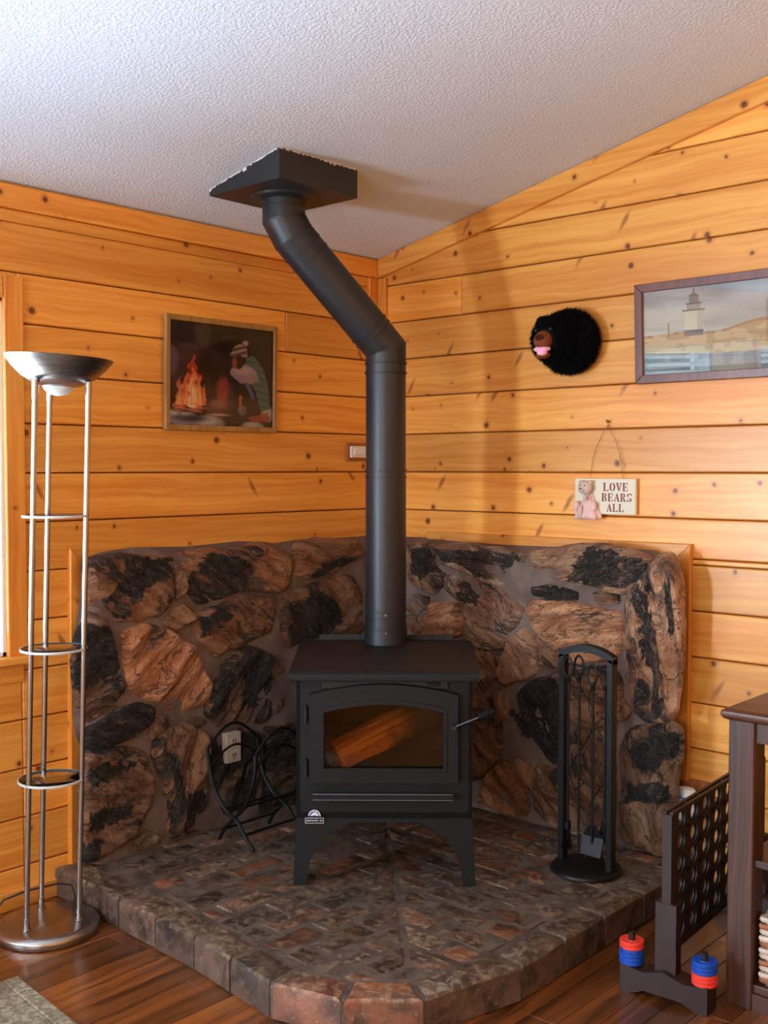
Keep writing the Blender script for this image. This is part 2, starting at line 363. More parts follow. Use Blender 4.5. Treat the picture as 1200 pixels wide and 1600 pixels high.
# ---------------------------------------------------------------- mesh helpers
def orth(d):
    d = Vector(d).normalized()
    a = Vector((0, 0, 1)) if abs(d.z) < 0.9 else Vector((1, 0, 0))
    u = d.cross(a).normalized()
    return u, d.cross(u).normalized()
WM = {}
class MB:
    def __init__(s): s.v = []; s.f = []
    def add(s, vs_, fs):
        o = len(s.v); s.v += [tuple(p) for p in vs_]; s.f += [tuple(i + o for i in f) for f in fs]; return s
    def box(s, a, b, bev=0.0):
        x0, y0, z0 = [min(p, q) for p, q in zip(a, b)]; x1, y1, z1 = [max(p, q) for p, q in zip(a, b)]
        if bev <= 0:
            return s.add([(x0, y0, z0), (x1, y0, z0), (x1, y1, z0), (x0, y1, z0), (x0, y0, z1), (x1, y0, z1), (x1, y1, z1), (x0, y1, z1)],
                         [(3, 2, 1, 0), (4, 5, 6, 7), (0, 1, 5, 4), (1, 2, 6, 5), (2, 3, 7, 6), (3, 0, 4, 7)])
        poly = [(x0 + bev, y0), (x1 - bev, y0), (x1, y0 + bev), (x1, y1 - bev), (x1 - bev, y1), (x0 + bev, y1), (x0, y1 - bev), (x0, y0 + bev)]
        ins = [(x0 + bev, y0 + bev), (x1 - bev, y0 + bev), (x1 - bev, y0 + bev), (x1 - bev, y1 - bev), (x1 - bev, y1 - bev), (x0 + bev, y1 - bev), (x0 + bev, y1 - bev), (x0 + bev, y0 + bev)]
        mid = lambda k: [((p[0] + q[0] * 0) , p[1]) for p, q in zip(poly, ins)]
        c = bev * 0.55
        def shrink(k):
            cx, cy = (x0 + x1) / 2, (y0 + y1) / 2
            return [(p[0] + (k if p[0] < cx else -k), p[1] + (k if p[1] < cy else -k)) for p in poly]
        rings = [[(p[0], p[1], z0) for p in shrink(c)], [(p[0], p[1], z0 + bev) for p in poly], [(p[0], p[1], z1 - bev) for p in poly], [(p[0], p[1], z1) for p in shrink(c)]]
        return s.rings(rings, True, True)
    def rings(s, rings, cap0=True, cap1=True, closed=True):
        n = len(rings[0]); vs_ = [p for r in rings for p in r]; fs = []
        for i in range(len(rings) - 1):
            for j in range(n if closed else n - 1):
                k = (j + 1) % n
                fs.append((i * n + j, i * n + k, (i + 1) * n + k, (i + 1) * n + j))
        if cap0: fs.append(tuple(range(n - 1, -1, -1)))
        if cap1: fs.append(tuple((len(rings) - 1) * n + j for j in range(n)))
        return s.add(vs_, fs)
    def cyl(s, p0, p1, r, n=16, r2=None, cap=True):
        p0 = Vector(p0); p1 = Vector(p1); u, v = orth(p1 - p0); r2 = r if r2 is None else r2
        R_ = lambda p, q: [p + (u * math.cos(2 * PI * j / n) + v * math.sin(2 * PI * j / n)) * q for j in range(n)]
        return s.rings([R_(p0, r), R_(p1, r2)], cap, cap)
    def tube(s, pts, r, n=8, cap=True):
        """tube with mitred joints through the points; r may be a list"""
        pts = [Vector(p) for p in pts]; rr = r if isinstance(r, (list, tuple)) else [r] * len(pts)
        d0 = (pts[1] - pts[0]).normalized(); u, v = orth(d0); rings = []
        for i, p in enumerate(pts):
            d1 = (pts[min(i + 1, len(pts) - 1)] - pts[max(i - 1, 0)]).normalized() if 0 < i < len(pts) - 1 else (d0 if i == 0 else (pts[-1] - pts[-2]).normalized())
            u = (u - d1 * u.dot(d1)).normalized(); v = d1.cross(u)
            rings.append([p + (u * math.cos(2 * PI * j / n) + v * math.sin(2 * PI * j / n)) * rr[i] for j in range(n)])
        return s.rings(rings, cap, cap)
    def lathe(s, prof, c=(0, 0, 0), n=32, cap0=True, cap1=True):
        rings = [[(c[0] + r * math.cos(2 * PI * j / n), c[1] + r * math.sin(2 * PI * j / n), c[2] + z) for j in range(n)] for r, z in prof]
        return s.rings(rings, cap0, cap1)
    def sphere(s, c, rx, ry=None, rz=None, n=16, m=10, jit=0.0):
        ry = ry or rx; rz = rz or rx; rings = []
        for i in range(m + 1):
            a = -PI / 2 + PI * (0.02 + 0.96 * i / m)
            ring = []
            for j in range(n):
                b = 2 * PI * j / n
                p = Vector((math.cos(a) * math.cos(b), math.cos(a) * math.sin(b), math.sin(a)))
                k = 1 + jit * mnoise.noise(p * 3 + Vector(c) * 9)
                ring.append((c[0] + rx * p.x * k, c[1] + ry * p.y * k, c[2] + rz * p.z * k))
            rings.append(ring)
        return s.rings(rings)
    def prism(s, poly, O, A, B, D, bev=0.0):
        """poly in (a,b) coordinates -> O + a*A + b*B, thickness vector D; front edge bevelled"""
        O, A, B, D = Vector(O), Vector(A), Vector(B), Vector(D)
        P = lambda a, b: O + A * a + B * b
        if bev:
            ins = inset(poly, bev); t = D.length; Db = D * ((t - bev) / t)
            r = [[P(*p) for p in poly], [P(*p) + Db for p in poly], [P(*p) + D for p in ins]]
        else:
            r = [[P(*p) for p in poly], [P(*p) + D for p in poly]]
        return s.rings(r)
    def build(s, name, m, parent=None, smooth=False, world=False, kind=None, **props):
        me = bpy.data.meshes.new(name)
        vs_ = s.v
        root = parent
        while root is not None and root.parent is not None: root = root.parent
        if world and root is not None and root.name in WM:
            inv = WM[root.name].inverted(); vs_ = [tuple(inv @ Vector(p)) for p in s.v]
        me.from_pydata(vs_, [], s.f); me.materials.append(MT[m] if isinstance(m, str) else m)
        if not getattr(s, 'raw', False):
            import bmesh
            bm = bmesh.new(); bm.from_mesh(me); bmesh.ops.recalc_face_normals(bm, faces=bm.faces[:]); bm.to_mesh(me); bm.free()
        me.update()
        if smooth:
            me.polygons.foreach_set('use_smooth', [True] * len(me.polygons))
            if smooth != 'all': me.set_sharp_from_angle(angle=math.radians(38))
        o = bpy.data.objects.new(name, me); COL.objects.link(o)
        if parent is not None: o.parent = parent
        if kind: o['kind'] = kind
        for k, v in props.items(): o[k] = v
        return o
def inset(poly, d):
    n = len(poly); out = []
    ar = sum(poly[i][0] * poly[(i + 1) % n][1] - poly[(i + 1) % n][0] * poly[i][1] for i in range(n))
    sg = 1 if ar > 0 else -1
    for i in range(n):
        p0, p1, p2 = Vector(poly[i - 1]), Vector(poly[i]), Vector(poly[(i + 1) % n])
        e1 = (p1 - p0); e2 = (p2 - p1)
        if e1.length < 1e-7 or e2.length < 1e-7: out.append(tuple(p1)); continue
        e1.normalize(); e2.normalize()
        n1 = Vector((-e1.y, e1.x)) * sg; n2 = Vector((-e2.y, e2.x)) * sg
        b = n1 + n2
        if b.length < 1e-5: out.append(tuple(p1 + n1 * d)); continue
        b = b.normalized(); k = d / max(0.45, b.dot(n1))
        out.append(tuple(p1 + b * k))
    return out
def clip(poly, a, b, c):
    """keep a*x + b*y <= c"""
    out = []; n = len(poly)
    for i in range(n):
        p, q = poly[i], poly[(i + 1) % n]
        dp, dq = a * p[0] + b * p[1] - c, a * q[0] + b * q[1] - c
        if dp <= 0: out.append(p)
        if (dp < 0 < dq) or (dq < 0 < dp):
            t = dp / (dp - dq); out.append((p[0] + (q[0] - p[0]) * t, p[1] + (q[1] - p[1]) * t))
    return out
def parea(p): return abs(sum(p[i][0] * p[(i + 1) % len(p)][1] - p[(i + 1) % len(p)][0] * p[i][1] for i in range(len(p)))) / 2
def thing(name, label, cat, loc=(0, 0, 0), rotz=0.0, group=None, kind=None):
    o = bpy.data.objects.new(name, None); COL.objects.link(o); o.empty_display_size = 0.05
    o.location = loc; o.rotation_euler = (0, 0, rotz)
    if label: o['label'] = label
    if cat: o['category'] = cat
    if group: o['group'] = group
    if kind: o['kind'] = kind
    WM[o.name] = Matrix.Translation(loc) @ Matrix.Rotation(rotz, 4, 'Z')
    return o
def tag(o, label, cat, group=None):
    o['label'] = label; o['category'] = cat
    if group: o['group'] = group
    return o

# pixel measurements on the photograph -> real points on the walls / floor
FH = Vector((-math.sin(YAW), math.cos(YAW), 0)); RT = Vector((math.cos(YAW), math.sin(YAW), 0))
FW = FH * math.cos(PITCH) - Vector((0, 0, 1)) * math.sin(PITCH); UP = RT.cross(FW)
def on(px, py, nrm, d):
    r = FW + RT * ((px - 600) / FPX) - UP * ((py - 800) / FPX)
    n = Vector(nrm); t = (d - n.dot(CAM)) / n.dot(r)
    return CAM + r * t
def onL(px, py, off=0.0): return on(px, py, (1, 0, 0), off)
def onR(px, py, off=0.0): return on(px, py, (0, 1, 0), -off)
def onH(px, py, z=0.0): return on(px, py, (0, 0, 1), z)

CEIL0, CS = 2.367, 0.2176
def ceilz(x): return CEIL0 + CS * x

# ================================================================= SETTING
XR, YB = 5.2, -6.6     # far side wall, back wall
# floor
fl = MB().box((-0.1, YB - 0.1, -0.08), (XR + 0.1, 0.1, -0.014)).build('floor', 'floor_gap', kind='structure')
SW = 0.083
HE = [(0.0, -1.625), (0.8, -1.655), (1.17, -1.695), (1.375, -1.635), (1.53, -1.49), (1.605, -1.17), (1.60, -0.73), (1.60, -0.02), (1.515, -0.02), (1.515, -0.14), (0.08, -0.14), (0.08, -1.575), (0.0, -1.575)]
def hearth_y(x):
    """front limit (most negative y) of the hearth at x, or None"""
    if x > 1.60: return None
    pts = HE[:6] + [(1.601, -0.7)]
    for (xa, ya), (xb, yb) in zip(pts, pts[1:]):
        if xa <= x <= xb: return ya + (yb - ya) * (x - xa) / (xb - xa)
    return None
stuffm = MB()
nplank = 0
for i in range(int(XR / SW) + 1):
    x0, x1 = i * SW + 0.0007, min(XR, (i + 1) * SW - 0.0007)
    y = -random.uniform(0.0, 0.6)
    segs = [(0.0, y)]
    while y > YB:
        ny = max(YB, y - random.uniform(0.55, 1.5)); segs.append((y, ny)); y = ny
    for ya, yb in segs:
        hy = hearth_y((x0 + x1) / 2)
        if hy is not None and yb > hy + 0.12: continue
        a, b_ = (x0, ya - 0.0007, -0.014), (x1, yb + 0.0007, 0.0)
        if ya - yb < 0.01: continue
        if x0 < 2.6 and ya > -2.9 and nplank < 290:
            q = MB(); e = 0.0012
            q.prism([(x0, yb + 0.0007), (x1, yb + 0.0007), (x1, ya - 0.0007), (x0, ya - 0.0007)], (0, 0, -0.014), (1, 0, 0), (0, 1, 0), (0, 0, 0.014), e)
            q.build('floor_board', 'floor', fl); nplank += 1
        else:
            stuffm.box(a, b_)
stuffm.build('floor_boards', 'floor', fl, kind='stuff')

# walls: backing with openings, planks as parts
def backing(name, boxes, m='pine_dark'):
    b = MB()
    for a, c in boxes: b.box(a, c)
    return b.build(name, m, kind='structure')
W1 = (-1.79, -3.33, 0.84, 2.00)     # side window opening: y near, y far, z0, z1
W2 = (-4.10, -5.40, 0.84, 2.00)
T = 0.14
wl = backing('wall_left', [((-T, 0.1, 0), (-0.016, W1[0], 2.5)), ((-T, W1[0], 0), (-0.016, W1[1], W1[2])), ((-T, W1[0], W1[3]), (-0.016, W1[1], 2.5)),
     ((-T, W1[1], 0), (-0.016, W2[0], 2.5)), ((-T, W2[0], 0), (-0.016, W2[1], W2[2])), ((-T, W2[0], W2[3]), (-0.016, W2[1], 2.5)), ((-T, W2[1], 0), (-0.016, YB - 0.1, 2.5))])
wr = backing('wall_right', [((-0.016, 0.016, 0), (XR + 0.1, T, 3.7))])
wb = backing('wall_back', [((-0.1, YB, 0), (1.6, YB - T, 3.6)), ((4.4, YB, 0), (XR + 0.1, YB - T, 3.6)), ((1.6, YB, 0), (4.4, YB - T, 0.8)), ((1.6, YB, 2.3), (4.4, YB - T, 3.6))], 'pine')
wf = backing('wall_far_side', [((XR, YB, 0), (XR + T, 0.1, 3.7))], 'pine')
cl = MB()
cl.prism([(-0.16, ceilz(-0.16)), (XR + 0.15, ceilz(XR + 0.15)), (XR + 0.15, ceilz(XR + 0.15) + 0.1), (-0.16, ceilz(-0.16) + 0.1)], (0, 0.12, 0), (1, 0, 0), (0, 0, 1), (0, YB - 0.27, 0))
cl.build('ceiling', 'ceiling', kind='structure')

ZC, EX = 1.435, 0.163
def courses(z0, z1):
    k = math.floor((z0 - ZC) / EX); out = []
    while ZC + k * EX < z1 - 1e-6:
        a, b = max(z0, ZC + k * EX), min(z1, ZC + (k + 1) * EX)
        if b - a > 0.012: out.append((k, a, b))
        k += 1
    return out
G = 0.0022
def board(wall, s0, s1, z0, z1, top=None):
    """one pine board; s = distance from the corner along that wall"""
    poly = [(s0 + G / 2, z0 + G), (s1 - G / 2, z0 + G), (s1 - G / 2, z1 - G), (s0 + G / 2, z1 - G)]
    if top: poly = clip(poly, -CS, 1, CEIL0 + top)
    if len(poly) < 3 or parea(poly) < 0.0004: return
    if wall is wl: MB().prism(poly, (-0.016, 0, 0), (0, -1, 0), (0, 0, 1), (0.016, 0, 0), 0.004).build('board', 'pine', wl)
    else: MB().prism(poly, (0, 0.016, 0), (1, 0, 0), (0, 0, 1), (0, -0.016, 0), 0.004).build('board', 'pine', wr)
def run(wall, s0, s1, z0, z1, joints=(), top=None):
    cuts = [s0] + sorted(j for j in joints if s0 + 0.05 < j < s1 - 0.05) + [s1]
    for a, b in zip(cuts, cuts[1:]): board(wall, a, b, z0, z1, top)
LJ = {4: (2.2,), 3: (0.55, 3.9), 5: (1.3, 3.2), 6: (0.42,), -2: (2.4,)}
for k, a, b in courses(0.0, 2.37):
    j = LJ.get(k, ())
    if a >= 2.07: run(wl, 0.0, 6.6, a, b, j)
    else:
        for s0, s1 in ((0.0, 1.735), (3.39, 4.04), (5.46, 6.6)):
            if s0 == 0 and b < 1.2: s0 = 1.50
            run(wl, s0, s1, a, b, j)
        if b <= 0.86:
            for s0, s1 in ((1.735, 3.39), (4.04, 5.46)): run(wl, s0, s1, a, b, j)
        elif a < 0.80:
            for s0, s1 in ((1.735, 3.39), (4.04, 5.46)): run(wl, s0, s1, a, 0.82, j)
        elif b > 2.07:
            for s0, s1 in ((1.735, 3.39), (4.04, 5.46)): run(wl, s0, s1, 2.05, b, j)
RJ = {4: (0.47,), 6: (2.3,), 0: (2.6,), -1: (3.0,), 2: (3.3,), -4: (3.1,)}
for k, a, b in courses(0.0, 3.6):
    s0 = 0.0 if b > 1.13 else 1.46
    smin = max(s0, (a - CEIL0 - 0.004) / CS) if a > CEIL0 else s0
    if a < 1.13 < b: run(wr, 0, 5.2, 1.13, b, RJ.get(k, ())); run(wr, 1.46, 5.2, a, 1.13); continue
    if smin < 5.1: run(wr, smin, 5.2, a, b, RJ.get(k, ()), 0.004)
# trims
def trim(name, polys, wall, th, m='pine', base=0.0):
    q = MB()
    for poly in polys:
        if wall == 'L': q.prism(poly, (base, 0, 0), (0, -1, 0), (0, 0, 1), (th, 0, 0), 0.003)
        else: q.prism(poly, (0, -base, 0), (1, 0, 0), (0, 0, 1), (0, -th, 0), 0.003)
    return q.build(name, m, kind='structure')
R4 = lambda a, b, c, d: [(a, c), (b, c), (b, d), (a, d)]
trim('trim_1', [R4(0.022, 6.6, 2.287, 2.364)], 'L', 0.021)
trim('trim_2', [R4(0.022, 6.6, 2.246, 2.285)], 'L', 0.010)
trim('trim_3', [[(0.0, ceilz(0) - 0.085), (5.2, ceilz(5.2) - 0.085), (5.2, ceilz(5.2) - 0.002), (0.0, ceilz(0) - 0.002)]], 'R', 0.021)
trim('trim_4', [R4(0.020, 0.07, 1.05, 2.285)], 'L', 0.018, 'pine_v')
trim('trim_5', [R4(0.0, 0.062, 1.05, 2.284)], 'R', 0.018, 'pine_v')
trim('trim_6', [[(1.43, 0.34), (1.513, 0.34), (1.513, 1.183), (1.43, 1.10)]], 'R', 0.022, 'pine_v')
trim('trim_7', [[(0.3, 1.10), (1.43, 1.10), (1.513, 1.183), (0.3, 1.183)]], 'R', 0.019)
trim('trim_8', [[(1.485, 0.065), (1.573, 0.062), (1.563, 1.178), (1.485, 1.10)]], 'L', 0.021, 'pine_v')
trim('baseboard_left', [R4(1.60, 6.6, 0.0, 0.062)], 'L', 0.016)
trim('baseboard_right', [R4(1.60, 5.2, 0.0, 0.062)], 'R', 0.016)
# windows on the left wall
def window(name, Wn, idx):
    y0, y1, z0, z1 = Wn
    f = MB(); c = 0.066
    # opening lining
    f.box((-T, y0, z0), (0.0, y0 - 0.012, z1)).box((-T, y1 + 0.012, z0), (0.0, y1, z1)).box((-T, y0, z1 - 0.012), (0.0, y1, z1)).box((-T, y0, z0), (0.0, y1, z0 + 0.012))
    w_ = f.build(name, 'vinyl', kind='structure')
    cs = MB()
    cs.box((0.0, y0 + c, z0 - 0.002), (0.02, y0 - 0.002, z1 + 0.07), 0.003); cs.build('casing_side', 'pine_v', w_)
    cs = MB(); cs.box((0.0, y1 + 0.002, z0 - 0.002), (0.02, y1 - c, z1 + 0.07), 0.003); cs.build('casing_side', 'pine_v', w_)
    MB().box((0.0, y0 - 0.004, z1 - 0.002), (0.02, y1 + 0.004, z1 + 0.07), 0.003).build('casing_head', 'pine', w_)
    MB().box((-0.03, y0 + c + 0.012, z0 - 0.028), (0.045, y1 - c - 0.012, z0 - 0.002), 0.004).build('sill', 'pine', w_)
    MB().box((0.0, y0 + 0.055, z0 - 0.09), (0.016, y1 - 0.055, z0 - 0.029), 0.003).build('apron', 'pine', w_)
    s = MB(); t = 0.035; ym = (y0 + y1) / 2
    for ya, yb in ((y0 - 0.012, ym), (ym, y1 + 0.012)):
        s.box((-0.12, ya, z0 + 0.012), (-0.09, ya - t, z1 - 0.012)).box((-0.12, yb + t, z0 + 0.012), (-0.09, yb, z1 - 0.012))
        s.box((-0.12, ya, z0 + 0.012), (-0.09, yb, z0 + 0.012 + t)).box((-0.12, ya, z1 - 0.012 - t), (-0.09, yb, z1 - 0.012))
    s.build('sash', 'vinyl', w_)
    MB().box((-0.108, y0 - 0.03, z0 + 0.03), (-0.104, y1 + 0.03, z1 - 0.03)).build('pane', 'glass', w_)
window('window_1', W1, 1); window('window_2', W2, 2)
def blind(Wn, label):
    y0, y1, z0, z1 = Wn
    t = thing('window_blind', label, 'blind', (-0.045, (y0 + y1) / 2, z0 + 0.014))
    MB().box((-0.07, y0 - 0.02, z1 - 0.05), (-0.02, y1 + 0.02, z1 - 0.014)).build('head_rail', 'vinyl', t, world=True)
    n = 22; h = (z1 - 0.06 - z0 - 0.03) / n
    me = None
    for i in range(n):
        zc = z0 + 0.035 + h * (i + 0.5)
        if me is None:
            q = MB(); a = math.radians(22); dx, dz = 0.024 * math.cos(a), 0.024 * math.sin(a)
            L2 = (y0 - y1) / 2 - 0.02
            q.rings([[(-dx, yy, -dz), (dx, yy, dz), (dx, yy, dz + 0.003), (-dx, yy, -dz + 0.003)] for yy in (-L2, L2)])
            o = q.build('slat', 'vinyl', t); me = o.data
        else:
            o = bpy.data.objects.new('slat', me); COL.objects.link(o); o.parent = t
        o.location = (0, 0, zc - (z0 + 0.014))
    MB().box((-0.065, y0 - 0.02, z0 + 0.014), (-0.025, y1 + 0.02, z0 + 0.032)).build('bottom_rail', 'vinyl', t, world=True)
    q = MB()
    for yy in (y0 - 0.25, (y0 + y1) / 2, y1 + 0.25): q.cyl((-0.02, yy, z0 + 0.03), (-0.02, yy, z1 - 0.02), 0.0012, 5)
    q.build('ladder_cord', 'vinyl', t, world=True)
blind(W1, 'white slatted blind in the window at the left edge')
blind(W2, 'white slatted blind in the window further from the corner')
q = MB()
for xa, xb in ((1.6, 3.0), (3.0, 4.4)):
    q.box((xa, YB - 0.02, 0.8), (xa + 0.05, YB - 0.1, 2.3)).box((xb - 0.05, YB - 0.02, 0.8), (xb, YB - 0.1, 2.3)).box((xa, YB - 0.02, 0.8), (xb, YB - 0.1, 0.85)).box((xa, YB - 0.02, 2.25), (xb, YB - 0.1, 2.3))
w3 = q.build('added_window', 'vinyl', kind='structure')  # unseen back window, put in as the opening for the fill light
MB().box((1.62, YB - 0.06, 0.82), (4.38, YB - 0.064, 2.28)).build('pane', 'glass', w3)

# ================================================================= STONE WALL
sw = thing('stone_wall', 'low corner wall of rough brown and black fieldstone set in grey mortar behind the black stove', 'stone wall', (0, 0, 0.1))
Z0 = 0.1
def topL(s):   # s from the corner, left part
    pts = [(0, 1.155), (0.2, 1.152), (0.45, 1.158), (0.62, 1.148), (0.8, 1.166), (1.05, 1.158), (1.3, 1.168), (1.44, 1.158), (1.51, 1.13), (1.545, 1.06)]
    return float(np.interp(s, *zip(*pts)))
def topR(s):
    pts = [(0, 1.15), (0.3, 1.155), (0.55, 1.15), (0.75, 1.148), (0.95, 1.152), (1.02, 1.163), (1.2, 1.162), (1.38, 1.16), (1.44, 1.135), (1.485, 1.07)]
    return float(np.interp(s, *zip(*pts)))
DL, DR = 0.075, 0.135
def slab(q, endfn, topfn, depth, left):
    nu, nv = 64, 44; V = []; Fc = []; Z0 = 0.0
    for i in range(nu + 1):
        for j in range(nv + 1):
            u, v = i / nu, j / nv
            u_ = 1 - (1 - u) ** 1.0; v_ = v
            s = u_ * endfn(v_); z = Z0 + (topfn(min(s, 9)) - Z0) * v_
            eu, ev = (1 - u_) * endfn(v_), (1 - v_) * 1.0
            def fall(d, w=0.05): return 1.0 if d > w else math.sqrt(max(0, 1 - (1 - d / w) ** 2))
            dep = depth * min(fall(eu, 0.07), fall(ev, 0.05)) + 0.001
            nn = mnoise.noise(Vector((s * 9, z * 9, 3.3 if left else 8.1))) * 0.010 * min(1, dep / depth)
            dep = dep + nn
            V.append((dep, -s, z) if left else (s, -dep, z))
    for i in range(nu):
        for j in range(nv):
            a = i * (nv + 1) + j; Fc.append((a, a + 1, a + nv + 2, a + nv + 1))
    q.add(V, Fc)
def endL(v):
    pts = [(0, 1.545), (0.1, 1.55), (0.3, 1.545), (0.42, 1.53), (0.5, 1.56), (0.56, 1.57), (0.66, 1.545), (0.85, 1.555), (1, 1.52)]
    return float(np.interp(v, *zip(*pts)))
def endR(v):
    pts = [(0, 1.44), (0.12, 1.45), (0.22, 1.46), (0.34, 1.475), (0.42, 1.472), (0.48, 1.455), (0.6, 1.475), (0.85, 1.488), (1, 1.45)]
    return float(np.interp(v, *zip(*pts)))
q = MB(); slab(q, endL, topL, DL, True); slab(q, endR, topR, DR, False)
q.build('mortar', 'mortar', sw, smooth='all', world=True)

def stone(poly, left, tone=1.0, dark=0.5, warm=0.5, grain=0.0, hgt=0.03, rough=0.5, seed=0):
    """poly: outline in wall coordinates (s, z)"""
    n = 60
    # resample outline
    P = [Vector(p) for p in poly]; L = [0]
    for a, b in zip(P, P[1:] + P[:1]): L.append(L[-1] + (b - a).length)
    out = []
    for i in range(n):
        t = L[-1] * i / n; k = max(j for j in range(len(P)) if L[j] <= t + 1e-9)
        a, b = P[k], P[(k + 1) % len(P)]; out.append(a + (b - a) * ((t - L[k]) / max(1e-9, L[k + 1] - L[k])))
    for _ in range(1): out = [(out[i - 1] + out[i] * 2 + out[(i + 1) % n]) / 4 for i in range(n)]
    c = sum(out, Vector((0, 0))) / n
    size = math.sqrt(parea([tuple(p) for p in out]))
    jit = []
    for p in out:
        k = (0.008 if left else 0.012) + mnoise.noise(Vector((p.x * 26, p.y * 26, seed * 1.7))) * 0.008
        jit.append(p + (p - c).normalized() * k)
    out = jit
    base = DL if left else DR
    prof = [(1.03, -0.1), (1.0, 0.35), (0.965, 0.80), (0.91, 0.98), (0.84, 1.03), (0.76, 1.04), (0.67, 1.05), (0.58, 1.05), (0.49, 1.05), (0.40, 1.06), (0.31, 1.05), (0.22, 1.05), (0.12, 1.05)]
    ca, sa = math.cos(grain), math.sin(grain); rings = []
    tx, ty = random.uniform(-.10, .10), random.uniform(-.10, .10)
    for k, (r, h) in enumerate(prof):
        ring = []
        for i, p in enumerate(out):
            pp = c + (p - c) * r
            a_, b_ = pp.x * ca - pp.y * sa, pp.x * sa + pp.y * ca   # along / across grain (matches the material's rotation)
            f_ = mnoise.fractal(Vector((a_ * 6, b_ * 20, seed * 3.1)), 1.0, 2.1, 4)
            st_ = f_ * 3.0; fl0 = math.floor(st_); st_ = (fl0 + min(1, (st_ - fl0) * 2.2)) / 3.0     # split into ledges
            d = (0.5 * f_ + 0.5 * st_) * 0.030 * rough * 2
            d += mnoise.noise(Vector((pp.x * 9, pp.y * 9, seed))) * 0.022 * rough
            dep = base - 0.012 + hgt * h + (d + (pp.x - c.x) * tx + (pp.y - c.y) * ty) * min(1, k / 3) * (0.4 + 1.6 * size)
            ring.append((max(0.005, dep), -pp.x, pp.y) if left else (pp.x, -max(0.005, dep), pp.y))
        rings.append(ring)
    q = MB(); m = len(rings); vs_ = [p for r in rings for p in r]; fs = []
    for i in range(m - 1):
        for j in range(n):
            k = (j + 1) % n; fs.append((i * n + j, i * n + k, (i + 1) * n + k, (i + 1) * n + j))
    cc = tuple(sum(p[t] for p in rings[-1]) / n for t in range(3)); vs_.append(cc)
    for j in range(n): fs.append(((m - 1) * n + j, (m - 1) * n + (j + 1) % n, len(vs_) - 1))
    q.add(vs_, fs)
    o = q.build('stone', 'stone', sw, smooth='all', world=True)
    paint_dark(o, left)
    o['tone'] = tone; o['dark'] = dark; o['warm'] = warm; o['grain'] = grain
    return o
def zp(pts, ox, oy, sc, left):
    r = []
    for x, y in pts:
        p = onL(ox + x / sc, oy + y / sc, DL + 0.02) if left else onR(ox + x / sc, oy + y / sc, DR + 0.02)
        r.append((-p.y if left else p.x, max(Z0 + 0.004, p.z)))
    return r
ZA = (120, 830, 3.019, True); ZB = (440, 830, 4.615, True); ZR = (620, 830, 2.5, False)
STL = [
 (ZA, [(60,150),(130,120),(470,125),(460,330),(400,400),(240,430),(180,400),(70,330)], 1.0, .52, .62, -.6),
 (ZA, [(478,170),(520,200),(515,280),(475,322)], .9, .3, .4, 1.3),
 (ZA, [(500,112),(640,84),(760,92),(850,62),(930,62),(1020,130),(1000,270),(960,292),(800,272),(600,350),(540,312),(530,220)], 1.05, .50, .8, -.6),
 (ZB, [(110,150),(150,80),(260,60),(560,70),(590,160),(350,310),(200,345),(105,335)], .95, .35, .7, -.2),
 (ZA, [(430,440),(450,390),(520,350),(565,410),(480,460)], .95, .3, .5, -.5),
 (ZA, [(560,400),(780,312),(930,312),(950,400),(920,480),(850,510),(720,560),(660,598),(600,520),(570,470)], .95, .47, .6, -.6),
 (ZB, [(20,480),(200,400),(420,325),(580,315),(590,520),(470,650),(350,740),(230,770),(60,850),(10,700)], .8, .52, .6, -.9),
 (ZA, [(230,480),(330,440),(430,462),(500,520),(560,560),(645,720),(640,800),(560,840),(490,885),(430,840),(400,800),(340,800),(265,750),(235,640)], 1.45, .20, .85, .9),
 (ZA, [(700,640),(760,572),(850,552),(920,580),(1000,660),(1000,740),(970,860),(880,908),(760,900),(680,920),(620,870),(640,760)], .85, .50, .4, .9),
 (ZA, [(22,500),(50,420),(100,400),(160,440),(200,600),(240,760),(220,840),(60,900),(14,780),(6,600)], .8, .62, .3, .3),
 (ZA, [(50,950),(200,850),(300,815),(370,830),(370,880),(300,950),(190,1000),(120,1030),(50,1010)], .7, .78, .2, -.5),
 (ZA, [(350,965),(380,890),(440,870),(430,920),(360,985)], .9, .45, .3, -.8),
 (ZA, [(50,1050),(200,1022),(330,1040),(345,1110),(375,1200),(350,1300),(300,1400),(210,1500),(90,1560),(40,1560)], .85, .56, .45, -.5),
 (ZA, [(380,990),(430,930),(540,917),(620,960),(610,1060),(620,1200),(610,1300),(560,1400),(480,1430),(440,1430),(440,1280),(400,1140),(362,1060)], .9, .50, .6, 1.3),
 (ZA, [(285,1465),(330,1430),(390,1445),(400,1495),(300,1505)], .8, .4, .2, .5),
 (ZA, [(450,1450),(590,1410),(600,1450),(480,1475)], .8, .5, .2, -.3),
 (ZA, [(645,980),(790,935),(880,960),(880,1100),(840,1300),(720,1340),(655,1200)], .55, .50, .5, 1.2),
 (ZA, [(905,935),(1040,905),(1040,1120),(900,1130)], .6, .5, .3, .3),
 (ZA, [(890,1150),(1040,1140),(1040,1320),(880,1330)], .5, .5, .3, .3),
 (ZA, [(530,888),(600,880),(618,908),(560,923)], .7, .4, .3, 0),
 (ZA, [(1055,870),(1200,830),(1210,1090),(1060,1110)], .6, .5, .5, .6),
 (ZA, [(1060,1130),(1200,1110),(1200,1270),(1060,1300)], .6, .5, .4, .2),
 (ZB, [(380,760),(470,680),(600,560),(640,900),(400,900)], .7, .4, .6, .2),
]
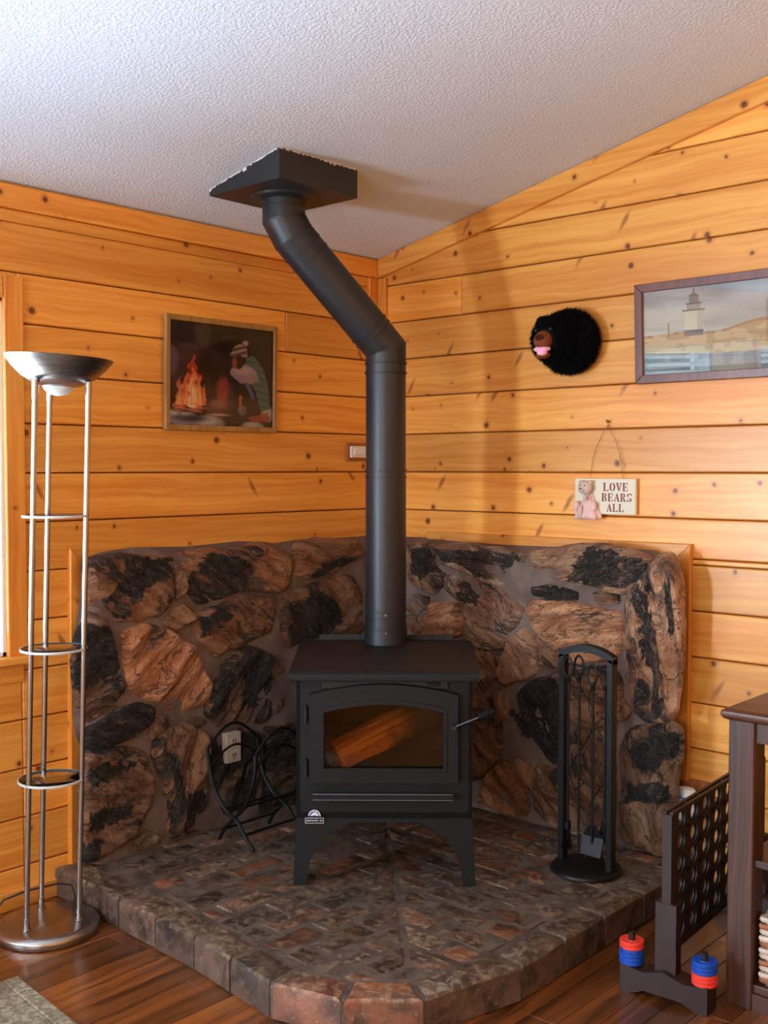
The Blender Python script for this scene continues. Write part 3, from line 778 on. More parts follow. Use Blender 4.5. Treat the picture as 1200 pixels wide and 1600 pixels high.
STR = [
 ([(20,70),(60,50),(130,60),(145,130),(180,162),(170,210),(120,240),(60,205),(15,150)], .95, .5, .4, .7),
 ([(145,60),(250,52),(470,90),(490,130),(480,270),(380,212),(260,160),(170,132)], 1.6, .60, .1, .15),
 ([(510,84),(680,64),(780,62),(900,77),(972,110),(980,160),(900,222),(870,250),(760,210),(620,190),(530,160)], 1.25, .50, .35, -.25),
 ([(520,222),(600,216),(695,240),(690,268),(600,264),(530,250)], .9, .55, .1, .1),
 ([(775,245),(850,240),(850,275),(790,285)], .9, .45, .4, .1),
 ([(1000,112),(1060,102),(1098,200),(1100,300),(1092,500),(1078,700),(1040,738),(960,740),(900,700),(890,520),(887,270),(940,205)], 1.75, .44, .45, 1.5),
 ([(497,292),(560,272),(700,290),(860,322),(868,400),(855,478),(800,500),(660,518),(600,450),(520,370)], 1.6, .20, .62, -.2),
 ([(172,180),(240,172),(380,222),(480,300),(470,350),(420,400),(340,370),(260,368),(240,280),(182,230)], 1.35, .48, .3, .6),
 ([(120,292),(230,282),(242,398),(220,408),(100,400)], 1.35, .25, .75, -.2),
 ([(30,250),(110,262),(105,300),(60,320),(10,290)], .9, .45, .2, .5),
 ([(20,335),(90,342),(95,400),(20,408)], .9, .4, .4, .8),
 ([(255,402),(300,382),(410,420),(400,460),(320,450),(262,430)], 1.0, .42, .3, .4),
 ([(430,450),(480,382),(560,440),(562,500),(540,550),(500,570),(420,600),(390,560)], 1.4, .34, .35, 1.0),
 ([(565,460),(600,470),(640,520),(600,525),(572,500)], .95, .4, .3, .7),
 ([(300,460),(395,500),(378,560),(330,620),(300,620)], .95, .4, .6, 1.0),
 ([(430,680),(500,602),(600,562),(648,560),(655,700),(650,920),(560,890),(470,850),(420,800)], .7, .60, .4, .9),
 ([(380,640),(420,622),(420,720),(385,750)], .9, .4, .6, 1.4),
 ([(310,1040),(350,960),(420,870),(520,900),(520,1000),(500,1108),(420,1110),(300,1060)], .95, .34, .8, .9),
 ([(540,922),(640,942),(650,1150),(600,1150),(530,1080)], .75, .42, .5, .9),
 ([(672,560),(840,535),(868,600),(860,700),(840,755),(680,760)], .9, .42, .6, .3),
 ([(672,790),(838,785),(842,1000),(835,1180),(672,1190)], .75, .45, .5, .8),
 ([(870,860),(900,782),(1060,762),(1092,802),(1092,880),(1068,960),(1072,1050),(980,1060),(872,1040)], .85, .52, .45, 1.2),
 ([(870,1062),(980,1078),(1068,1075),(1050,1130),(1050,1300),(965,1290),(882,1200)], .8, .46, .5, 1.3),
 ([(862,650),(900,702),(880,730),(862,722)], 1.0, .3, .5, 1.2),
 ([(20,440),(270,470),(280,700),(20,700)], .7, .5, .5, .3),
 ([(20,730),(180,720),(200,1040),(20,1060)], .7, .5, .5, 1.0),
 ([(300,650),(370,660),(400,780),(400,850),(330,950),(210,1020),(210,720)], .6, .5, .6, .9),
]
DKL = [(ZA, p) for p in (
 [(130,330),(300,130),(470,125),(440,210),(330,270),(250,420),(180,400)], [(530,220),(640,100),(800,140),(840,190),(780,280),(600,350),(545,310)],
 [(0,430),(160,440),(200,600),(190,680),(60,740),(0,760)], [(0,940),(300,800),(400,830),(370,900),(120,1050),(0,1020)],
 [(820,600),(900,590),(930,700),(900,840),(780,860),(800,700)], [(640,760),(700,650),(730,700),(700,850),(640,860)],
 [(50,1120),(190,1100),(330,1090),(200,1150),(60,1200)], [(60,1330),(200,1290),(300,1230),(250,1330),(120,1400),(60,1420)], [(30,1480),(130,1440),(90,1580),(30,1580)],
 [(425,1000),(475,1120),(510,1250),(475,1290),(445,1150)], [(430,1300),(600,1200),(620,1300),(560,1420),(450,1450)], [(570,410),(680,360),(740,400),(660,470),(600,500)],
 [(640,980),(900,940),(900,1350),(640,1350)])] + [(ZB, p) for p in ([(0,560),(240,430),(430,520),(470,650),(250,790),(100,850),(0,700)], [(230,290),(420,200),(600,170),(600,205),(400,260),(210,345)])]
DKR = [[(150,65),(460,95),(480,160),(400,190),(300,180),(240,130),(180,110)], [(740,62),(970,110),(985,160),(900,225),(760,212),(650,192),(700,120)], [(60,70),(130,65),(150,150),(90,190),(50,150)],
 [(510,210),(700,225),(700,280),(520,260)], [(930,200),(985,250),(1010,400),(1040,600),(1050,740),(985,730),(985,560),(950,470),(960,350),(935,280)], [(1060,200),(1078,200),(1088,420),(1065,420)], [(990,110),(1012,110),(1012,240),(988,240)],
 [(240,200),(330,230),(300,290),(250,270)], [(430,690),(500,600),(640,570),(660,760),(620,910),(470,840)], [(920,860),(1000,800),(1090,800),(1090,880),(1000,930),(930,920)], [(900,980),(1060,990),(1060,1060),(900,1060)]]
DKL = [zp(p, z[0], z[1], z[2], True) for z, p in DKL]; DKR = [zp(p, *ZR[:3], False) for p in DKR]
def pin(x, y, poly):
    m = False; n = len(poly)
    for i in range(n):
        (x0, y0), (x1, y1) = poly[i], poly[(i + 1) % n]
        if (y0 > y) != (y1 > y) and x < (x1 - x0) * (y - y0) / (y1 - y0) + x0: m = not m
    return m
def paint_dark(o, left):
    me = o.data; a = me.attributes.new('blk', 'FLOAT', 'POINT'); v = np.zeros(len(me.vertices) * 3, np.float32); me.vertices.foreach_get('co', v); v = v.reshape(-1, 3)
    out = []
    for p in v:
        x, y = (-p[1] if left else p[0]), p[2] + 0.1
        x += .014 * mnoise.noise(Vector((x * 40, y * 40, 1))); y += .014 * mnoise.noise(Vector((x * 40, y * 40, 7)))
        out.append(1.0 if any(pin(x, y, q_) for q_ in (DKL if left else DKR)) else 0.0)
    a.data.foreach_set('value', out)
sd = 0
for z, pts, tone, dark, warm, ang in STL:
    sd += 1; stone(zp(pts, z[0], z[1], z[2], True), True, tone, .36 + .25 * dark, warm, ang, random.uniform(.022, .036), .5, sd)
for pts, tone, dark, warm, ang in STR:
    sd += 1; stone(zp(pts, *ZR[:3], False), False, tone, .36 + .25 * dark, warm, ang, random.uniform(.022, .036), .5, sd)

# ================================================================= HEARTH
he = thing('brick_hearth', 'low raised hearth of worn red and grey brick with a rounded front corner', 'hearth', (0.8, -0.8, 0))
q = MB(); q.prism(inset(HE, 0.005), (0, 0, 0), (1, 0, 0), (0, 1, 0), (0, 0, 0.0935), 0.01); q.build('mortar', 'hmortar', he, world=True)
def brick(poly, zt, z0=0.03, **pr):
    n0 = len(poly); ctr = Vector((sum(p[0] for p in poly) / n0, sum(p[1] for p in poly) / n0))
    # add edge midpoints
    P = []
    for i in range(n0):
        a, b = poly[i], poly[(i + 1) % n0]
        P += [a, ((a[0] + b[0]) / 2, (a[1] + b[1]) / 2)]
    sd_ = random.uniform(0, 50)
    J = lambda p, am, k: (p[0] + am * mnoise.noise(Vector((p[0] * 40, p[1] * 40, sd_ + k))), p[1] + am * mnoise.noise(Vector((p[0] * 40, p[1] * 40, sd_ + 9 + k))))
    r0 = [J(p, .005, 0) for p in P]; r1 = [J(p, .006, 0) for p in inset(P, 0.002)]; r2 = [J(p, .006, 2) for p in inset(P, 0.010)]
    zz = lambda p: zt + 0.0035 * mnoise.noise(Vector((p[0] * 16, p[1] * 16, sd_)))
    rings = [[(p[0], p[1], z0) for p in r0], [(p[0], p[1], zz(p) - 0.007) for p in r1], [(p[0], p[1], zz(p)) for p in r2]]
    q = MB(); n = len(P); vs_ = [p for r in rings for p in r] + [(ctr.x, ctr.y, zz(ctr))]; fs = []
    for i in range(2):
        for j in range(n): fs.append((i * n + j, i * n + (j + 1) % n, (i + 1) * n + (j + 1) % n, (i + 1) * n + j))
    for j in range(n): fs.append((2 * n + j, 2 * n + (j + 1) % n, 3 * n))
    q.add(vs_, fs); return q.build('brick', 'brick', he, world=True, smooth=True, **pr)
# edge bricks
inner = []
edge = [(0.02, -1.625)]
path = HE[:8]
PL = [Vector(p) for p in path]
def offset_path(P, d):
    out = []
    for i, p in enumerate(P):
        a = (P[i] - P[i - 1]).normalized() if i else (P[1] - P[0]).normalized()
        b = (P[i + 1] - P[i]).normalized() if i < len(P) - 1 else a
        n1 = Vector((-a.y, a.x)); n2 = Vector((-b.y, b.x)); m_ = (n1 + n2).normalized()
        out.append(p + m_ * d / max(.5, m_.dot(n1)))
    return out
IN = offset_path(PL, 0.105)
for i in range(len(PL) - 1):
    a, b, c, d = PL[i], PL[i + 1], IN[i + 1], IN[i]
    ln = (b - a).length; k = max(1, round(ln / 0.205))
    if 2 <= i <= 4: k = max(1, round(ln / 0.24))
    for j in range(k):
        t0, t1 = j / k + 0.005 / ln, (j + 1) / k - 0.005 / ln
        poly = [tuple(a.lerp(b, t0)), tuple(a.lerp(b, t1)), tuple(d.lerp(c, t1)), tuple(d.lerp(c, t0))]
        if i in (2, 3): wv = 0.75 if i == 2 else 0.8
        else: wv = random.choice([.15, .3, .5, .2])
        brick(poly, 0.0975, 0.004, warm=wv if i not in (4,) else .2, tone=random.uniform(.9, 1.0) if i in (2, 3) else random.uniform(.42, .72))
innerpoly = inset([tuple(p) for p in IN], 0.004)
hp = []
for i in range(len(innerpoly) - 1):
    p, q_ = innerpoly[i], innerpoly[i + 1]; nx, ny = (q_[1] - p[1]), -(q_[0] - p[0]); hp.append((nx, ny, nx * p[0] + ny * p[1]))
BL, BW, GP = 0.196, 0.092, 0.011
def lay(half):
    for r in range(22):
        for c in range(-1, 12):
            w0 = 0.04 + r * (BW + GP); l0 = 0.03 + c * (BL + GP) + (0.5 * (BL + GP) if r % 2 else 0)
            w0 += random.uniform(-.002, .002); l0 += random.uniform(-.006, .006)
            if half == 'R': poly = [(l0, -w0), (l0 + BL, -w0), (l0 + BL, -w0 - BW), (l0, -w0 - BW)]
            else: poly = [(w0, -l0), (w0 + BW, -l0), (w0 + BW, -l0 - BL), (w0, -l0 - BL)]
            for a, b, cc in hp:
                if poly: poly = clip(poly, a, b, cc)
            if len(poly) < 3: continue
            poly = clip(poly, -1, -1, -0.002) if half == 'R' else clip(poly, 1, 1, -0.002)
            if len(poly) >= 3: poly = clip(poly, -1, 0, -0.09)
            if len(poly) >= 3: poly = clip(poly, 0, 1, -0.15)
            if len(poly) < 3 or parea(poly) < 0.0012: continue
            cl_ = [poly[0]]
            for p in poly[1:]:
                if (Vector(p) - Vector(cl_[-1])).length > 0.006: cl_.append(p)
            if len(cl_) < 3: continue
            brick(cl_, 0.0955 + random.uniform(-.002, .002), warm=random.choice([.05, .2, .35, .5, .7, .3, .85]), tone=random.uniform(.36, .78))
lay('L'); lay('R')

# ================================================================= WOOD STOVE
st = thing('wood_stove', 'matt black free-standing wood stove with an arched glass door on the brick hearth', 'stove', (0.9455, -0.9985, 0.1), math.radians(41.5))
hw = 0.284
def P2(poly, y, th, bev=0.0, q=None):    # polygon in x,z ; front at y going back th
    return (q or MB()).prism(poly, (0, y + th, 0), (1, 0, 0), (0, 0, 1), (0, -th, 0), bev)
# firebox shell: floor, back, sides, top, front ring
def arch(x0, x1, zb, zc, zm, n=14):
    pts = [(x0, zb), (x1, zb), (x1, zc)]
    for i in range(1, n):
        t = i / n; pts.append((x1 + (x0 - x1) * t, zc + (zm - zc) * math.sin(PI * t) ** 0.9))
    pts.append((x0, zc)); return pts
def ringplate(outer, innr, y, th, q):
    """plate with a hole: outer and inner loops with the same count"""
    n = len(outer); V = []
    for yy in (y, y + th):
        V += [(p[0], yy, p[1]) for p in outer] + [(p[0], yy, p[1]) for p in innr]
    F_ = []
    for i in range(n):
        k = (i + 1) % n
        F_ += [(i, k, n + k, n + i), (2 * n + i, 3 * n + i, 3 * n + k, 2 * n + k), (i, 2 * n + i, 2 * n + k, k), (n + i, n + k, 3 * n + k, 3 * n + i)]
    q.add(V, F_); return q
q = MB()
q.box((-hw, 0.51, 0.22), (hw, 0.53, 0.68)).box((-hw, 0.0, 0.22), (-hw + 0.012, 0.53, 0.68)).box((hw - 0.012, 0.0, 0.22), (hw, 0.53, 0.68))
q.box((-hw, 0.0, 0.22), (hw, 0.53, 0.24)).box((-hw, 0.0, 0.665), (hw, 0.53, 0.68))
oo = arch(-0.20, 0.20, 0.375, 0.585, 0.612)
ol = [(-hw, 0.22), (hw, 0.22), (hw, 0.68)] + [(hw - 2 * hw * i / 14, 0.68) for i in range(1, 14)] + [(-hw, 0.68)]
ringplate(ol, oo, 0.0, 0.012, q)
q.build('firebox', 'stove', st)
# lining
q = MB(); q.box((-0.27, 0.02, 0.241), (0.27, 0.505, 0.34)); q.build('ash_bed', 'ash', st)
k = 0
for i in range(5):
    for zz in (0.345, 0.465):
        x0 = -0.268 + i * 0.107
        MB().box((x0, 0.485, zz), (x0 + 0.104, 0.508, zz + 0.116), 0.002).build('firebrick', 'firebrick', st)
for sx in (-1, 1):
    for i in range(4):
        y0 = 0.02 + i * 0.115
        MB().box((sx * 0.248, y0, 0.345), (sx * 0.270, y0 + 0.112, 0.58), 0.002).build('firebrick', 'firebrick', st)
# top plate with bent front lip
q = MB(); tf, tb = 0.303, 0.322
prof = [(-0.052, 0.688), (-0.052, 0.692), (-0.046, 0.700), (-0.030, 0.705), (0.0, 0.706), (0.56, 0.706), (0.62, 0.702)]
rings = []
for y, z in prof:
    hwid = tf + (tb - tf) * max(0, min(1, (y + 0.05) / 0.67))
    if y > 0.6: hwid -= 0.012
    rings.append([(-hwid, y, z), (hwid, y, z)])
V = []; n = len(prof)
for rr in rings: V += rr
for (a, b), (y, z) in zip(rings, prof): V += [(a[0], y, z - 0.014), (b[0], y, z - 0.014)]
F_ = []
for i in range(n - 1):
    F_ += [(2 * i, 2 * i + 1, 2 * i + 3, 2 * i + 2), (2 * n + 2 * i, 2 * n + 2 * i + 2, 2 * n + 2 * i + 3, 2 * n + 2 * i + 1), (2 * i, 2 * i + 2, 2 * n + 2 * i + 2, 2 * n + 2 * i), (2 * i + 1, 2 * n + 2 * i + 1, 2 * n + 2 * i + 3, 2 * i + 3)]
F_ += [(0, 2 * n, 2 * n + 1, 1), (2 * n - 2, 2 * n - 1, 4 * n - 1, 4 * n - 2)]
q.add(V, F_); q.build('top_plate', 'stove', st, smooth=True)
q = MB(); q.box((-0.255, 0.615, 0.30), (0.255, 0.625, 0.722), 0.003); q.build('heat_shield', 'stove_d', st)
# upper vent strip
P2(R4(-0.20, 0.205, 0.642, 0.674), -0.006, 0.006, 0.002).build('air_vent', 'stove_d', st)
P2(R4(0.135, 0.175, 0.652, 0.664), -0.014, 0.008, 0.002).build('draft_slide', 'stove', st)
# door
q = MB(); do = arch(-0.240, 0.236, 0.343, 0.627, 0.661); di = arch(-0.199, 0.194, 0.385, 0.577, 0.604)
ringplate(do, di, -0.030, 0.030, q)
dr = q.build('door', 'stove', st)
q = MB(); di2 = arch(-0.205, 0.200, 0.379, 0.583, 0.611); di3 = arch(-0.194, 0.189, 0.390, 0.571, 0.597)
ringplate(di2, di3, -0.034, 0.012, q); q.build('glass_retainer', 'stove', dr)
P2(arch(-0.197, 0.192, 0.387, 0.575, 0.602), -0.018, 0.004, 0, None).build('glass_pane', 'stoveglass', dr)
for zz in (0.385, 0.56):
    MB().cyl((-0.252, -0.018, zz - 0.026), (-0.252, -0.018, zz + 0.026), 0.008, 12).cyl((-0.252, -0.018, zz + 0.026), (-0.252, -0.018, zz + 0.034), 0.0045, 10).box((-0.256, -0.016, zz - 0.02), (-0.236, 0.0, zz + 0.02), 0.002).build('hinge', 'stove', dr, smooth=True)
# handle with coiled grip
q = MB(); h0 = Vector((0.222, -0.036, 0.525)); h1 = Vector((0.345, -0.085, 0.588)); hd = (h1 - h0)
q.cyl((0.222, 0, 0.525), (0.222, -0.045, 0.525), 0.009, 12).cyl(h0, h1, 0.0045, 10)
ha = q.build('handle', 'darksteel', dr, smooth=True)
u, v = orth(hd); pts = []
for i in range(150):
    t = i / 149; rr = 0.011 + 0.004 * math.sin(PI * min(1, t * 1.0)); a = t * 2 * PI * 9
    pts.append(h0 + hd * (0.62 + 0.38 * t) + (u * math.cos(a) + v * math.sin(a)) * rr)
MB().tube(pts, 0.0022, 6).build('coil_grip', 'iron', ha, smooth=True)
# ash lip
q = MB(); q.box((-0.232, -0.045, 0.293), (0.222, 0.0, 0.299)).box((-0.232, -0.048, 0.293), (0.222, -0.043, 0.311)); q.build('ash_lip', 'stove', st)
q = MB(); q.cyl((-0.228, -0.0485, 0.3115), (0.218, -0.0485, 0.3115), 0.0016, 6).cyl((-0.228, -0.0485, 0.293), (0.218, -0.0485, 0.293), 0.0012, 6); q.build('worn_edge', 'worn', st, label='bare metal edges of the ash lip')
# apron and legs
P2(R4(-0.1115, 0.1115, 0.205, 0.2195), 0.0, 0.008).build('apron', 'stove', st)
def leg(sx, y, back):
    out = [(0.296, 0.0), (0.254, 0.0), (0.250, 0.035), (0.240, 0.08), (0.222, 0.12), (0.196, 0.155), (0.160, 0.182), (0.115, 0.203), (0.112, 0.2195), (0.284, 0.2195), (0.290, 0.11)]
    q = MB(); poly = [(sx * a, b) for a, b in out]
    P2(poly, y, 0.008, 0, q)
    # side plate
    d = -1 if back else 1
    side = [(0.0, 0.0), (0.035 * d, 0.0), (0.04 * d, 0.04), (0.055 * d, 0.09), (0.085 * d, 0.14), (0.13 * d, 0.18), (0.15 * d, 0.215), (0.0, 0.219)]
    V0 = [(sx * (0.296 - 0.045 * min(1, b / 0.9)), y + a + (0.004), b) for a, b in side]
    V1 = [(p[0] - sx * 0.008, p[1], p[2]) for p in V0]
    q.rings([V0, V1])
    return q.build('leg', 'stove', st)
for sx in (-1, 1):
    leg(sx, 0.0, False); leg(sx, 0.50, True)
# badge
q = MB()
q.prism(R4(-0.256, -0.196, 0.204, 0.222), (0, -0.004, 0), (1, 0, 0), (0, 0, 1), (0, -0.002, 0)); bd = q.build('badge', 'stove_d', st, label='small round emblem above a framed name strip')
c0 = (-0.226, 0.228); cn = [(c0[0] + 0.020 * math.cos(a), c0[1] + 0.020 * math.sin(a)) for a in [PI * i / 16 for i in range(17)]]
MB().prism(cn, (0, -0.0045, 0), (1, 0, 0), (0, 0, 1), (0, -0.002, 0)).build('badge_dome', 'badgeblue', bd)
q = MB()
for i in range(16):
    a0, a1 = PI * i / 16, PI * (i + 1) / 16
    q.prism([(c0[0] + r * math.cos(a), c0[1] + r * math.sin(a)) for r, a in ((.0165, a0), (.020, a0), (.020, a1), (.0165, a1))], (0, -0.0066, 0), (1, 0, 0), (0, 0, 1), (0, -0.0006, 0))
q.prism([(c0[0] + a, c0[1] + b) for a, b in [(-.012, 0), (-.004, .001), (0, .004), (.006, 0), (.013, .001), (.012, .007), (.006, .010), (.007, .014), (0, .012), (-.004, .013), (-.006, .008), (-.011, .006)]], (0, -0.0066, 0), (1, 0, 0), (0, 0, 1), (0, -0.0006, 0))
for a in (R4(-.256, -.196, .204, .2052), R4(-.256, -.196, .2208, .222), R4(-.256, -.2548, .204, .222), R4(-.1972, -.196, .204, .222)):
    q.prism(a, (0, -0.0062, 0), (1, 0, 0), (0, 0, 1), (0, -0.0006, 0))
for i in range(11):
    x = -.251 + i * .0047
    if i != 8: q.prism(R4(x, x + .0033, .2115, .2145), (0, -0.0062, 0), (1, 0, 0), (0, 0, 1), (0, -0.0006, 0))
q.build('badge_mark', 'badgewhite', bd)
# firewood in the stove
fw_ = thing('firewood_log', 'split orange-brown log lying slantwise behind the stove glass', 'firewood', (0.78, -0.80, 0.46), math.radians(41.5))
def log(parent, p0, p1, r, seed):
    p0, p1 = Vector(p0), Vector(p1); d = (p1 - p0); u, v = orth(d); n = 14; rings = []
    for i in range(9):
        t = i / 8; ring = []
        for j in range(n):
            a = 2 * PI * j / n; rr = r * (1 + .12 * mnoise.noise(Vector((math.cos(a) * 2, math.sin(a) * 2, t * 3 + seed))))
            if math.sin(a) > 0.15: rr *= 0.6 / max(.6, abs(math.sin(a)))
            ring.append(p0 + d * t + (u * math.cos(a) + v * math.sin(a)) * rr)
        rings.append(ring)
    return MB().rings(rings)
S = lambda x, y, z: tuple(Matrix.Translation((0.9455, -0.9985, 0.1)) @ Matrix.Rotation(math.radians(41.5), 4, 'Z') @ Vector((x, y, z)))
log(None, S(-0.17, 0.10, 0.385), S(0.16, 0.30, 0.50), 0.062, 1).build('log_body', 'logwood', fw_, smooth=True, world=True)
fw2 = thing('charred_log', 'dark charred log lying low at the back inside the stove', 'firewood', S(0.05, 0.4, 0.34), math.radians(41.5))
log(None, S(-0.22, 0.40, 0.39), S(0.22, 0.36, 0.385), 0.05, 5).build('log_body', 'bark', fw2, smooth=True, world=True)

# ================================================================= STOVE PIPE
pb = Vector((0.598, -0.607, 0.805)); e1 = Vector((0.598, -0.607, 1.885)); e2 = Vector((0.445, -0.925, 2.265)); e3 = Vector((0.43, -0.955, 2.325)); pt = Vector((0.43, -0.955, 2.40))
sp = thing('stove_pipe', 'black jointed stove pipe rising from the stove and bending left to the ceiling', 'stove pipe', pb)
RP = 0.0745
def msec(P, planes, r, n=48):
    """cylinder from P[0] to P[1], each end cut by a plane with the given normal"""
    d = (P[1] - P[0]).normalized(); u, v = orth(d); rings = []
    for c, nrm in zip(P, planes):
        ring = []
        for j in range(n):
            a = 2 * PI * j / n; o = (u * math.cos(a) + v * math.sin(a)) * r
            t = -o.dot(nrm) / d.dot(nrm); ring.append(c + o + d * t)
        rings.append(ring)
    return rings
Zv = Vector((0, 0, 1)); d12 = (e2 - e1).normalized(); d23 = (e3 - e2).normalized()
bi1 = (Zv + d12).normalized(); bi2 = (d12 + d23).normalized(); bi3 = (d23 + Zv).normalized()
def sect(name, a, b, na, nb, r=RP, m='pipe'):
    MB().rings(msec((a, b), (na, nb), r), True, True).build(name, m, sp, smooth=True, world=True)
zA = Vector((pb.x, pb.y, 0)); at = lambda z: Vector((pb.x, pb.y, z))
sect('pipe_section', at(0.812), at(1.43), Zv, Zv)
sect('pipe_section', at(1.43), at(1.80), Zv, Zv, RP - 0.001)
sect('pipe_elbow', at(1.80), e1, Zv, bi1, RP - 0.0005)
m1 = e1 + d12 * 0.10; m2 = e2 - d12 * 0.05
sect('pipe_elbow', e1, m1, bi1, d12, RP - 0.0005)
sect('pipe_section', m1, m2, d12, d12, RP)
sect('pipe_elbow', m2, e2, d12, bi2, RP + .001)
sect('pipe_elbow', e2, e3, bi2, bi3, RP + .001)
sect('pipe_elbow', e3, pt, bi3, Zv, RP + .001)
def band(c, nrm, h, r=RP + 0.0032, name='pipe_band', axis=None):
    ax = axis or nrm
    MB().rings(msec((c - ax * h / 2, c + ax * h / 2), (nrm, nrm), r)).build(name, 'pipe', sp, smooth=True, world=True)
    c2 = c - ax * (h / 2 + .0014)
    MB().rings(msec((c2 - ax * .0014, c2 + ax * .0014), (nrm, nrm), RP + .0016)).build('pipe_seam', 'stove_d', sp, smooth=True, world=True)
band(at(1.835), Zv, 0.004); band(at(1.80), Zv, 0.006); band(at(1.445), Zv, 0.005); band(at(1.42), Zv, 0.003)
for z in (0.93, 0.906, 0.865): band(at(z), Zv, 0.004)
band(e1, bi1, 0.005, axis=bi1); band(e1 + d12 * .075, d12, 0.004); band(m1, d12, 0.004)
band(m2, d12, 0.004); band(e2 - d12 * .09, d12, .004); band(e3, bi3, 0.005, axis=bi3); band(e2, bi2, .005, axis=bi2); band(pt - Zv * 0.03, Zv, 0.012)
MB().lathe([(RP + .001, 0), (RP + .005, 0.0), (RP + .005, .05), (RP + .001, .05)], (pb.x, pb.y, 0.807)).build('stove_collar', 'pipe', sp, smooth=True, world=True)
MB().lathe([(RP, 2.385), (RP + .035, 2.392), (RP + .04, 2.3995), (RP, 2.3995)], (pt.x, pt.y, 0)).build('ceiling_flange', 'box', sp, smooth=True, world=True)
tocam = (Vector((CAM.x, CAM.y, 0)) - Vector((pb.x, pb.y, 0))).normalized()
for z in (0.918, 0.852):
    c = at(z) + tocam * (RP + .003); MB().cyl(c, c + tocam * .004, .0042, 8).build('screw', 'chrome', sp, world=True)
c = at(1.50) + tocam * RP; MB().cyl(c, c + tocam * .003, .0035, 8).build('screw', 'pipe', sp, world=True)
c = at(1.50) + tocam * RP

cb = thing('ceiling_support_box', 'black square metal box around the pipe where it meets the ceiling', 'pipe box', (0.43, -0.955, 2.40))
x0, x1, y0, y1 = 0.25, 0.61, -1.14, -0.77
q = MB(); q.add([(x0, y0, 2.40), (x1, y0, 2.40), (x1, y1, 2.40), (x0, y1, 2.40), (x0, y0, ceilz(x0)), (x1, y0, ceilz(x1)), (x1, y1, ceilz(x1)), (x0, y1, ceilz(x0))],
    [(0, 1, 2, 3), (0, 1, 5, 4), (1, 2, 6, 5), (2, 3, 7, 6), (3, 0, 4, 7)])
q.build('housing', 'box', cb, world=True)
q = MB()
def caulk(a, b, nrm):
    a, b = Vector(a), Vector(b); n = 40
    for i in range(n):
        if random.random() < .25: continue
        p, r = a.lerp(b, i / n), a.lerp(b, (i + 1) / n)
        h = random.uniform(.002, .006) + (.006 if random.random() < .12 else 0)
        q.add([p, r, r - Zv * h, p - Zv * h * random.uniform(.4, 1), p + nrm * .002, r + nrm * .002, r + nrm * .002 - Zv * h, p + nrm * .002 - Zv * h * .7], [(0, 1, 2, 3), (4, 5, 6, 7), (0, 1, 5, 4), (3, 2, 6, 7), (0, 3, 7, 4), (1, 2, 6, 5)])
caulk((x0, y0, ceilz(x0)), (x1, y0, ceilz(x1)), Vector((0, -1, 0)))
q.build('caulk_line', 'caulk', cb, world=True, kind='stuff'); q = MB()
caulk((x1, y0, ceilz(x1)), (x1, y1, ceilz(x1)), Vector((1, 0, 0)))
q.build('caulk_line', 'caulk', cb, world=True, kind='stuff')

# ================================================================= FLOOR LAMP
lc = Vector((0.243, -1.795, 0))
lp = thing('floor_lamp', 'tall brushed nickel floor lamp with three poles, three glass discs and a shallow bowl shade', 'floor lamp', lc)
LEAN = 0.029
def le(p): p = Vector(p); return p + RT * LEAN * p.z
q = MB(); q.lathe([(0.145, 0.0), (0.158, 0.004), (0.160, 0.016), (0.158, 0.026), (0.150, 0.034), (0.138, 0.037), (0.06, 0.039), (0.001, 0.039)], lc, 56); q.build('base', 'brushed', lp, smooth=True, world=True)
pp = [Vector((0.270, -1.885, 0)), Vector((0.150, -1.765, 0)), Vector((0.322, -1.735, 0))]
zb = 1.805
for p in pp:
    MB().tube([le(p + Zv * .039), le(p + Zv * 1.705)], 0.0082, 16).build('pole', 'chrome', lp, smooth=True, world=True)
    MB().lathe([(0.014, 0), (0.014, .004), (0.0095, .007), (0.0095, .035), (.0085, .036)], tuple(le(p + Zv * .039)), 16).build('pole_collar', 'chrome', lp, smooth=True, world=True)
    MB().cyl(le(p + Zv * 1.66), le(p + Zv * 1.715), 0.0098, 14).build('pole_cap', 'chrome', lp, smooth=True, world=True)
cen = sum(pp, Vector()) / 3
for z in (1.300, 0.888, 0.480):
    c = le(cen + Zv * z)
    q = MB(); q.lathe([(0.097, 0), (0.100, .002), (0.100, .005), (0.097, .007)], c, 48); q.build('glass_shelf', 'shelfglass', lp, smooth=True, world=True)
    MB().lathe([(0.0975, -.0003), (0.1005, 0.0), (0.1015, .0035), (0.1005, .007), (0.0975, .0073)], c, 48, False, False).build('polished_rim', 'rimglass', lp, smooth=True, world=True)
# bowl, tilted a little
bc = le(cen + Zv * 1.697); tilt = Matrix.Rotation(math.radians(3.0), 3, FH)
prof = [(0.03, 0.0), (0.072, 0.010), (0.110, 0.032), (0.140, 0.060), (0.158, 0.084), (0.163, 0.092), (0.160, 0.092), (0.154, 0.084), (0.136, 0.062), (0.105, 0.036), (0.067, 0.014), (0.03, 0.005)]
q = MB(); q.lathe(prof, (0, 0, 0), 64); q.v = [tuple(bc + tilt @ Vector(p)) for p in q.v]; q.build('bowl_shade', 'brushed', lp, smooth=True, world=True)
q = MB(); q.sphere((0, 0, 0.012), 0.048, 0.048, 0.036, 24, 14); q.v = [tuple(bc + tilt @ Vector(p)) for p in q.v]; q.build('diffuser', 'opal', lp, smooth='all', world=True)
for p in pp:
    a = le(p + Zv * 1.712); b = bc + (a - bc) * 0.55 + Zv * .012
    MB().tube([a, b], 0.004, 8).build('shade_bracket', 'chrome', lp, smooth=True, world=True)
q = MB(); pts = [(0.10, -1.90, 0.05), (0.11, -1.87, 0.085), (0.13, -1.80, 0.10), (0.15, -1.70, 0.10), (0.17, -1.665, 0.09), (0.185, -1.66, 0.05), (0.18, -1.665, 0.038)]
